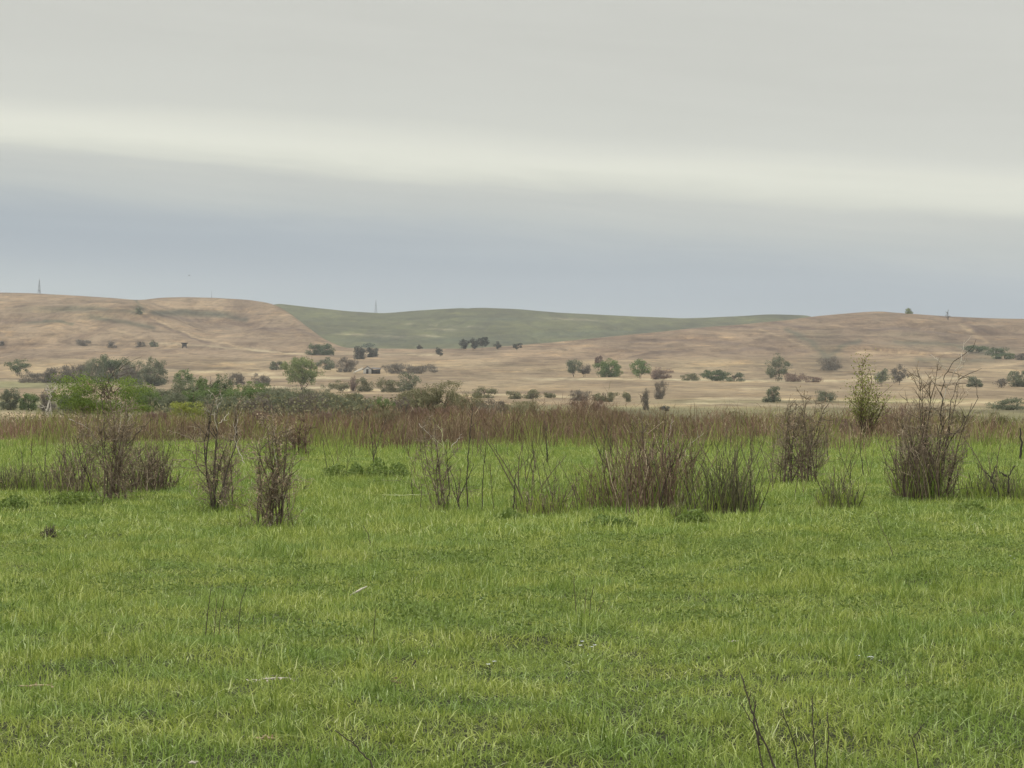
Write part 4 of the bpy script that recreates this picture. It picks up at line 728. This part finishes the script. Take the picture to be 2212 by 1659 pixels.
tab = [
 # name, kind, x, top, base, width, dist, colour, label
 ('tree','tree',38,774,812,52,None,'dk','lone dark green tree leaning on the slope at the far left'),
 ('bush','bare',78,802,827,70,None,'gb','lowest end of the grey-brown hedge at the far left'),
 ('bush','bare',122,792,827,64,None,'gb','second grey-brown bush of the hedge rising towards the dark green tree'),
 ('bush','bare',163,779,827,60,None,'gb','third grey-brown bush of the hedge, taller and darker'),
 ('bush','bare',203,775,827,55,None,'gg','fourth hedge bush, grey, touching the dark green tree'),
 ('tree','bush',238,768,824,62,None,'dk','dark green round tree standing above the bright green bush'),
 ('bush','bare',292,777,833,48,None,'gg','grey-green tree just right of the dark green round tree'),
 ('tree','bush',334,775,834,56,None,'gg','grey-green broad tree next right, with a square top'),
 ('tree','tree',395,797,846,46,None,'md','mid green tree at the left end of the valley thicket'),
 ('tree','tree',432,800,850,44,430,'md','green tree behind the top of the black-trunked sapling'),
 ('tree','tree',478,806,856,62,420,'dk','dark green tree behind and right of the black-trunked sapling'),
 ('tree','tree',548,820,872,96,400,'md','wide arching green tree right of the black-trunked sapling'),
 ('bush','bare',512,803,832,34,None,'gb','grey-brown bush behind the arching green tree, left one'),
 ('bush','bare',566,806,833,36,None,'gb','grey-brown bush behind the arching green tree, right one'),
 ('bush','bush',18,838,886,48,None,'gg','grey-green bush at the left edge by the olive field'),
 ('bush','bush',62,848,886,44,None,'md','fresh green bush second from the left edge below the olive field'),
 ('bush','bare',104,842,890,44,None,'gb','dark grey bush round the white dead tree'),
 ('bush','bush',150,840,892,60,320,'gg','grey-green bush hidden behind the left side of the bright green bush'),
 ('bush','bush',322,838,895,70,300,'md','green bush just right of the bright green bush'),
 ('bush','bush',372,842,895,66,290,'gg','dark grey-green bush second right of the bright green bush'),
 ('bush','bush',418,838,890,60,300,'md','green bush left behind the black-trunked sapling'),
 ('bush','bush',455,850,900,60,270,'gg','dull bush directly behind the black-trunked sapling'),
 ('bush','bush',505,848,905,80,262,'gg','grey-green willow right of the black-trunked sapling'),
 ('bush','bush',560,852,912,80,250,'gb','dusky willow above the nearest bare shrub, left part'),
 ('bush','bush',612,846,912,80,255,'gg','dusky willow above the nearest bare shrub, right part'),
 ('bush','bare',660,840,912,84,245,'gb','smoky grey willow above the small dark stubby shrub'),
 ('bush','bare',712,846,910,76,250,'gg','smoky willow right of the one above the stubby shrub'),
 ('bush','bush',762,848,908,66,245,'gg','soft grey-green bush below the long pale ledge'),
 ('bush','bush',802,856,905,52,240,'gg','dull bush left of the dark green one under the pale ledge'),
 ('bush','bush',830,856,892,44,238,'md','small rich green bush under the right end of the pale ledge'),
 ('bush','bush',868,852,908,64,240,'gb','brownish bush right of the rich green one'),
 ('bush','bush',918,838,908,66,235,'ol','olive bush left of the tall olive bush'),
 ('bush','bush',955,822,905,100,235,'ol','tall rounded olive bush at the centre of the valley thicket'),
 ('bush','bare',1015,842,905,76,230,'ol','olive twiggy bush right of the tall rounded olive one'),
 ('bush','bare',1070,858,908,80,220,'gb','brown twiggy bush above the brush belt in the centre'),
 ('bush','bare',1128,864,905,70,215,'ol','thin olive brush right of the brown twiggy one in the centre'),
 ('bush','bare',1270,850,925,84,130,'rb','tall brown brush clump standing out of the brush belt right of centre'),
 ('bush','bare',1215,880,925,60,126,'rb','lower brown brush clump left of the tall brown one in the belt'),
 ('bush','bare',970,872,935,60,112,'rb','brown clump in the belt behind the peeled-trunk shrub'),
 ('bush','bush',408,866,918,78,150,'yg','yellow green bush left of the black-trunked sapling'),
 ('bush','bush',218,797,932,196,112,'br','big round bright green bush behind the largest bare shrub'),
 ('tree','pop',650,760,842,100,None,'pg','tall light green poplar-like tree in the valley left of the ruined farmhouse'),
 ('bush','bush',680,741,767,32,None,'dk','left dark bush of the pair at the foot of the left hill'),
 ('bush','bush',704,740,767,34,None,'dk','right dark bush of the pair at the foot of the left hill'),
 ('bush','bush',703,774,799,34,None,'gg','small grey-green bush right of the poplar-like tree'),
 ('bush','bare',748,772,804,42,None,'gb','grey-brown bush left of the ruined farmhouse'),
 ('bush','bush',778,750,776,28,None,'bk','left dark bush above the ruined farmhouse'),
 ('bush','bush',803,747,772,26,None,'bk','right dark bush above the ruined farmhouse'),
 ('bush','bush',597,781,799,30,None,'gg','small bush left of the poplar-like tree'),
 ('bush','bare',860,783,808,60,None,'gb','brown hedge beside the ruined farmhouse, left half'),
 ('bush','bare',912,785,808,62,None,'gb','brown hedge beside the ruined farmhouse, right half'),
 ('tree','tree',735,820,848,58,None,'ol','umbrella-shaped olive tree on the long pale ledge'),
 ('bush','bare',764,811,845,18,None,'rb','narrow brown bush right of the umbrella-shaped tree'),
 ('bush','bush',790,815,846,32,None,'ol','olive bush below the ruined farmhouse'),
 ('bush','bush',838,818,848,52,None,'ol','broad olive bush below and right of the ruined farmhouse'),
 ('tree','tree',880,806,852,54,None,'gg','dark grey-green tree at the right end of the long pale ledge'),
 ('tree','far',1003,730,757,24,None,'bk','leftmost dark tree of the row at the foot of the green hill'),
 ('tree','far',1022,730,757,24,None,'bk','second dark tree of the row at the foot of the green hill'),
 ('tree','far',1042,726,757,28,None,'bk','third and tallest dark tree of the row at the foot of the green hill'),
 ('tree','far',1076,738,756,16,None,'bk','small dark tree right of the row at the foot of the green hill'),
 ('tree','far',1117,740,757,22,None,'bk','last dark tree right of the row, where the right hill begins'),
 ('tree','far',950,750,770,18,None,'bk','lone dark little tree on the flat below the row'),
 ('bush','bush',907,744,754,11,None,'bk','tiny dark bush at the green hill foot left of the row'),
 ('bush','bush',795,740,750,22,None,'dk','tiny dark green bush at the lower left foot of the green hill'),
 ('tree','tree',1240,770,815,46,None,'gg','leftmost green tree of the ledge row on the right plain'),
 ('tree','tree',1262,782,815,28,None,'gb','thin grey tree touching the leftmost ledge-row tree'),
 ('tree','tree',1293,766,800,22,None,'rb','brown leafless tree behind the rounded green ledge-row tree'),
 ('tree','bush',1317,776,815,52,None,'md','rounded green tree of the ledge row, second from left'),
 ('tree','tree',1383,775,818,56,None,'md','green spreading tree of the ledge row, third from left'),
 ('bush','bare',1425,795,820,50,None,'rb','low brown brush right of the green spreading tree'),
 ('bush','bush',1492,806,822,34,None,'ol','small olive bush left of the dark green mound'),
 ('bush','bush',1545,798,823,64,None,'dk','dark green mound-shaped bush on the ledge'),
 ('bush','bush',1585,806,824,36,None,'gg','grey bush right of the dark green mound'),
 ('tree','tree',1680,765,824,56,None,'gg','large open grey-green tree on the ledge at right'),
 ('bush','bare',1715,803,825,40,None,'rb','mauve-brown brush right of the large open tree'),
 ('bush','bare',1755,812,826,40,None,'rb','low mauve brush further right of the large open tree'),
 ('bush','bare',1426,822,862,24,None,'gb','upright dark grey bush below the ledge'),
 ('bush','bare',1393,842,886,16,None,'gb','narrow dark stump-like bush on the olive flat'),
 ('bush','bush',1438,877,888,20,None,'bk','little dark bush on the olive flat'),
 ('bush','bush',1667,834,869,38,None,'gg','round grey-green bush alone on the right plain'),
 ('bush','bush',1150,842,862,34,None,'ol','olive bush on the pale strip, first right of centre'),
 ('bush','bush',1112,845,862,34,None,'ol','low olive bush left of the first one right of centre'),
 ('bush','bush',1190,846,860,22,None,'ol','small olive bush second right of centre on the pale strip'),
 ('bush','bare',1250,842,866,52,None,'gb','brown-grey bush on the pale strip, third right of centre'),
 ('bush','bush',1305,845,868,46,None,'ol','olive bush on the pale strip, fourth right of centre'),
 ('bush','bush',1355,848,868,22,None,'ol','small olive bush at the right end of the pale strip row'),
 ('bush','bush',1045,836,860,50,None,'ol','olive bush on the pale strip above the centre brush'),
 ('bush','bare',1785,842,868,44,None,'gg','pale grey bush left behind the yellow green sapling'),
 ('tree','tree',1905,795,835,40,None,'gg','grey-green tree just right of the yellow green sapling top'),
 ('tree','tree',1942,788,832,40,None,'gb','grey leafless tree between the sapling and the tallest bare shrub'),
 ('bush','bush',2108,812,836,34,None,'gg','round bush right of the tallest bare shrub'),
 ('tree','tree',2165,815,838,32,None,'gb','dark crooked little tree near the right edge'),
 ('bush','bush',2200,800,836,48,None,'gg','large grey-green bush cut by the right edge'),
 ('bush','bush',2185,860,886,80,None,'gg','broad low bush at the right edge on the olive flat'),
 ('bush','bush',2150,750,768,40,None,'dk','dark green scrub patch high on the right hill, right half'),
 ('bush','bush',2110,746,762,44,None,'dk','dark green scrub patch high on the right hill, left half'),
 ('bush','bush',2172,762,776,44,None,'dk','lower end of the dark green scrub patch on the right hill'),
 ('bush','bush',2206,762,778,22,None,'gb','small scrub at the right edge on the hill'),
 ('bush','bare',180,732,748,34,None,'gb','largest grey bush on the foot line of the left hill'),
 ('bush','bare',241,738,751,24,None,'gb','grey bush second on the foot line of the left hill'),
 ('bush','bare',303,735,750,20,None,'gb','grey bush third on the foot line of the left hill'),
 ('bush','bush',333,736,750,18,None,'gg','grey bush fourth on the foot line, nearest the hunting blind'),
 ('bush','bush',3,736,748,10,None,'gb','dark bush at the left edge on the foot line of the left hill'),
 ('bush','bush',300,664,678,14,None,'gg','small dark shrub in the notch high on the left hill'),
 ('bush','bush',1965,665,678,17,None,'pg','pale green shrub on the crest of the right hill'),
 ('bush','bare',1795,770,800,50,None,'gb','faint grey brush in the gully on the right hill'),
 ('bush','bare',2150,912,945,60,100,'ol','olive twiggy brush in the belt near the right edge'),
 ('bush','bush',1085,906,945,34,100,'yg','yellow green bush in the brush belt at the centre'),
 ('bush','bush',776,900,945,30,100,'ol','olive yellow bush in the brush belt left of centre'),
 ('bush','bare',335,886,940,50,96,'rb','brown clump in the brush belt below the green valley bushes at left'),
 ('bush','bare',560,888,940,44,92,'rb','brown clump in the belt behind the nearest bare shrub'),
 ('bush','bare',702,885,940,46,98,'rb','brown clump in the belt right of the small dark stubby shrub'),
 ('bush','bare',835,880,940,56,100,'ol','olive twiggy clump in the belt left of centre'),
 ('bush','bare',905,872,940,50,104,'rb','brown clump in the belt left of the one behind the peeled-trunk shrub'),
 ('bush','bare',1040,874,940,60,102,'rb','brown clump in the belt right of the one behind the peeled-trunk shrub'),
 ('bush','bare',1165,886,940,50,100,'rb','brown clump in the belt above the sparse low grey twigs'),
 ('bush','bare',1335,884,940,50,105,'rb','brown clump in the belt above the left side of the big thicket'),
 ('bush','bare',1590,888,945,60,96,'ol','olive clump in the belt above the greenish thicket'),
 ('bush','bare',1935,878,945,70,90,'rb','brown clump in the belt between the sapling and the tallest bare shrub'),
 ('bush','bare',1840,896,950,90,84,'rb','broad brown brush at the foot of the yellow green sapling'),
 ('bush','bare',2075,888,945,50,92,'ol','olive brown clump in the belt right of the tallest bare shrub'),
 ('bush','bush',300,826,880,70,370,'gg','grey-green bush behind the right shoulder of the bright green bush'),
 ('bush','bush',400,822,880,64,370,'gg','soft grey bush low behind the green tree left of the black-trunked sapling'),
 ('bush','bush',468,828,885,80,350,'md','green bush low behind the black-trunked sapling'),
 ('bush','bush',525,830,885,84,345,'md','green bush low under the arching green tree'),
 ('bush','bare',600,828,885,80,345,'gg','smoky bush rising above the willows left of the small dark stubby shrub'),
 ('bush','bare',690,832,885,80,340,'gg','smoky bush directly under the left end of the long pale ledge'),
 ('bush','bush',745,842,890,70,320,'ol','olive bush directly under the umbrella-shaped tree'),
 ('bush','bush',895,836,890,70,300,'ol','olive bush between the ledge-end tree and the tall rounded olive bush'),
 ('bush','bush',640,835,900,60,300,'gg','dull bush below the tall light green poplar-like tree'),
 ('bush','bush',350,832,880,56,380,'gg','grey-green bush above the fresh valley bushes at left'),
 ('bush','bush',590,838,885,60,330,'gg','dull bush right of the arching green tree'),
 ('bush','bare',275,792,834,40,None,'gb','thin grey bush between the dark green round tree and the grey-green pair'),
]
for i, t_ in enumerate(tab): plant(*t_, cat=('tree' if t_[0] == 'tree' else 'bush'), seed=i)
# yellow green sapling: an upright leader, leafy, with brown lower twigs
def sapling():
    y = 78.; r = np.random.default_rng(9); c = PX(1865, 962, y); z0 = float(ht(c[0], y)); root = empty('sapling', (c[0], y, z0), 'slender yellow green sapling standing in the brush belt at right', 'tree')
    T = MB(); W = MB(); D = []
    h = (H-(785*K-384)/F*y)-z0
    for s in range(11):
        hh = h*([1, .82, .75][s] if s < 3 else r.uniform(.4, .72)); P = path(r, (r.normal(0, .06), r.normal(0, .06), -.02), (r.normal(0, .24 if s > 1 else .02), r.normal(0, .2), 1), hh, 9, .06, .04)
        tube(T, P, .022*np.linspace(1, .3, 10), 5, r.uniform(0, .6))
        for k in range(16):
            i = r.integers(2, 10); Q = path(r, P[i], side(r, np.array([0, 0, 1.]), r.uniform(.4, .9)), h*r.uniform(.10, .26), 4, .12, .05); tube(W, Q, .008*np.linspace(1, .5, 5), 3, r.uniform(0, .6))
            if Q[-1, 2] > h*.36:
                for q in Q[1:]: D += [q+r.normal(0, .11, 3) for _ in range(5)]
    D = np.array(D); mb = MB(); leaves(mb, D, r.uniform(.018, .038, len(D)), r.uniform(0, 1, len(D)), r, .5)
    link(T.build('trunk', M['redbark'], root)); link(W.build('twigs', M['redbark'], root)); link(mb.build('leaves', M['yo'], root))
sapling()
bare('dead_tree', 108, 888, 834, 14, 'white leafless dead tree forked like a Y at left above the brush belt', 'tree', None, nst=1, rb=.02, rad=.09, wood='pale', twg='pale', nbr=3, ntw=2, seed=5, Y=200., tws=8,
     extra=[('fork', 'pale', [[(100,890),(105,868),(110,850),(106,840),(101,832)],[(110,850),(118,842),(124,834)]], .10)])
bare('crest_sapling', 2048, 684, 669, 8, 'dark wind-bent sapling on the crest of the right hill', 'tree', None, nst=3, rb=.3, rad=.22, wood='darkbark', twg='darkbark', nbr=4, ntw=1, seed=6, Y=2040., tws=30)

# ------------------------------------------------------------------ ruined farmhouse, hunting blind, masts, bird
def house():
    y = find(805, 808); c = PX(805, 808, y); p = K/F*y; z0 = float(ht(c[0], y)); root = empty('farmhouse', (c[0], y, z0), 'ruined white farmhouse with a sagging roof half hidden in brush', 'house')
    w1 = 22*p; hgt = 15*p; dp = 7.
    mb = MB(); x0, x1 = -20*p, -3*p
    V = [(x0, 0, -.3), (x1, 0, -.3), (x1, 0, hgt*.62), ((x0+x1)/2, 0, hgt), (x0, 0, hgt*.62)]; V += [(a, dp, q) for a, _, q in V]
    mb.add(V, [np.array([[0, 1, 2, 3, 4]]), np.array([[9, 8, 7, 6, 5]]), np.array([[0, 5, 6, 1], [1, 6, 7, 2], [4, 9, 5, 0]])]); link(mb.build('wall', M['whitewall'], root))
    mb = MB(); e = .25
    xm = (x0+x1)/2
    for (ax, az_, bx, bz) in ((x0-.5, hgt*.56, xm, hgt+.14), (xm, hgt+.14, x1+.5, hgt*.56)):
        V = [(ax, -e, az_), (bx, -e, bz), (bx, dp+e, bz), (ax, dp+e, az_)]; V += [(a, b_, q+.18) for a, b_, q in V]
        mb.add(V, np.array([[0,3,2,1],[4,5,6,7],[0,1,5,4],[1,2,6,5],[2,3,7,6],[3,0,4,7]]))
    link(mb.build('roof', M['greyroof'], root))
    mb = MB(); box(mb, x1+.03, 15*p, .8, dp-.3, -.3, hgt*.6); link(mb.build('shaded_opening', M['darkwood_and_shade'], root))  # solid dark block; its colour stands for shade inside the open side
    mb = MB(); V = [(x1+.02, .3, hgt*.72), (17*p, .3, hgt*.60), (17*p, dp, hgt*.78), (x1+.02, dp, hgt*.9)]; V += [(a, b_, q+.16) for a, b_, q in V]
    mb.add(V, np.array([[0,3,2,1],[4,5,6,7],[0,1,5,4],[1,2,6,5],[2,3,7,6],[3,0,4,7]])); link(mb.build('lean_to_roof', M['greyroof'], root))
    mb = MB(); V = [(x0-22*p, 1, 0.2), (x0-.6, 1, hgt*.55), (x0-.6, dp, hgt*.9), (x0-20*p, dp, hgt*.35)]; V += [(a, b_, q+.2) for a, b_, q in V]
    mb.add(V, np.array([[0,3,2,1],[4,5,6,7],[0,1,5,4],[1,2,6,5],[2,3,7,6],[3,0,4,7]])); link(mb.build('collapsed_roof', M['tinroof'], root))
    mb = MB(); box(mb, xm-.5, xm+.5, -.04, -.01, .1, 2.0); link(mb.build('door', M['darkwood_and_shade'], root))
house()
def blind():
    y = find(398, 752); c = PX(398, 752, y); p = K/F*y; z0 = float(ht(c[0], y)); root = empty('hunting_blind', (c[0], y, z0), 'small dark boxy hut with an overhanging flat roof at the foot of the left hill', 'hut')
    hh = 12*p; mb = MB(); box(mb, -4.6*p, 4.6*p, 0, 6*p, hh*.25, hh*.8); link(mb.build('wall', M['blindwood'], root))
    mb = MB(); box(mb, -7*p, 7*p, -1.5*p, 8*p, hh*.8+.003, hh*.95); link(mb.build('roof', M['darkwood_and_shade'], root))
    for sx in (-4, 4):
        for yy in (.5*p, 5.5*p):
            mb = MB(); box(mb, sx*p-.25, sx*p+.25, yy-.2, yy+.2, -.3, hh*.25-.003); link(mb.build('leg', M['darkwood_and_shade'], root))
blind()
def mast(u2, ytop, y, label, wb=1.3, seed=0):
    x = (u2*K-512)/F*y; z0 = float(ht(x, y)); h = H-(ytop*K-384)/F*y-z0; root = empty('radio_mast', (x, y, z0), label, 'mast', 'masts on the skyline'); T = MB(); B_ = MB()
    cs = [(wb*math.cos(a), wb*math.sin(a)) for a in (1.57, 3.67, 5.76)]
    for cx, cy in cs: tube(T, [(cx, cy, -.5), (cx*.6, cy*.6, h*.45), (cx*.12, cy*.12, h*.9)], [.14, .12, .1], 4)
    tube(T, [(0, 0, h*.88), (0, 0, h)], [.14, .08], 4)
    nl = 12
    for k in range(nl):
        f0 = k/nl*.88; f1 = (k+1)/nl*.88; g = lambda f: 1-.98*f
        for i in range(3):
            a, b_ = cs[i], cs[(i+1) % 3]; tube(B_, [(a[0]*g(f0), a[1]*g(f0), h*f0), ((a[0]*g(f0)+b_[0]*g(f1))/2, (a[1]*g(f0)+b_[1]*g(f1))/2, h*(f0+f1)/2), (b_[0]*g(f1), b_[1]*g(f1), h*f1)], [.06]*3, 3)
    link(T.build('legs', M['mast'], root)); link(B_.build('bracing', M['mast'], root))
    D_ = MB(); 
    for f in (.3, .55): tube(D_, [(-.7, -.5, h*f), (0, -.9, h*f+.2), (.7, -.5, h*f)], [.2, .3, .2], 8)
    link(D_.build('antenna', M['mast'], root))
mast(85, 601, 2440, 'tall lattice mast on the skyline at the far left', 1.5)
mast(457, 628, 3000, 'small faint mast on the skyline between the two tall ones', .9)
mast(812, 647, 3700, 'dark lattice mast in the dip of the green hill skyline', 1.9)
def bird():
    y = 420.; c = PX(408.5, 595.5, y); T = MB(); tube(T, [(-.35, 0, 0), (-.1, 0, .06), (.2, 0, .04), (.4, 0, 0)], [.03, .11, .09, .03], 6)
    for s in (-1, 1): T.add([(-.12, 0, .06), (.14, 0, .06), (.1, s*.55, .3), (-.15, s*.6, .3), (-.1, s*1.05, .18), (0, s*.95, .2), (-.12, 0, .045), (.14, 0, .045)], [np.array([[0, 1, 2, 3], [3, 2, 5, 4]])])
    o = link(T.build('bird', M['feather'])); o.scale = (.3, .3, .3); o.location = [float(q) for q in c]; o.rotation_euler = (0, 0, .6); tag(o, 'tiny dark bird flying over the left hill', 'bird')
bird()
# one pale rock on the slope of the green hill
# ------------------------------------------------------------------ haze
HAZE = 0.00008
mb = MB(); box(mb, -4500, 4500, -40, 7400, -12, 260); hm = bpy.data.materials.new('haze'); hm.use_nodes = True; t = hm.node_tree; t.nodes.clear()
pv = t.nodes.new('ShaderNodeVolumePrincipled'); pv.inputs['Density'].default_value = HAZE; pv.inputs['Color'].default_value = (.84,.88,.93,1); ot = t.nodes.new('ShaderNodeOutputMaterial'); t.links.new(pv.outputs[0], ot.inputs['Volume'])
tag(link(mb.build('haze', hm)), 'thin pale haze over the valley and hills', 'haze', None, 'stuff')
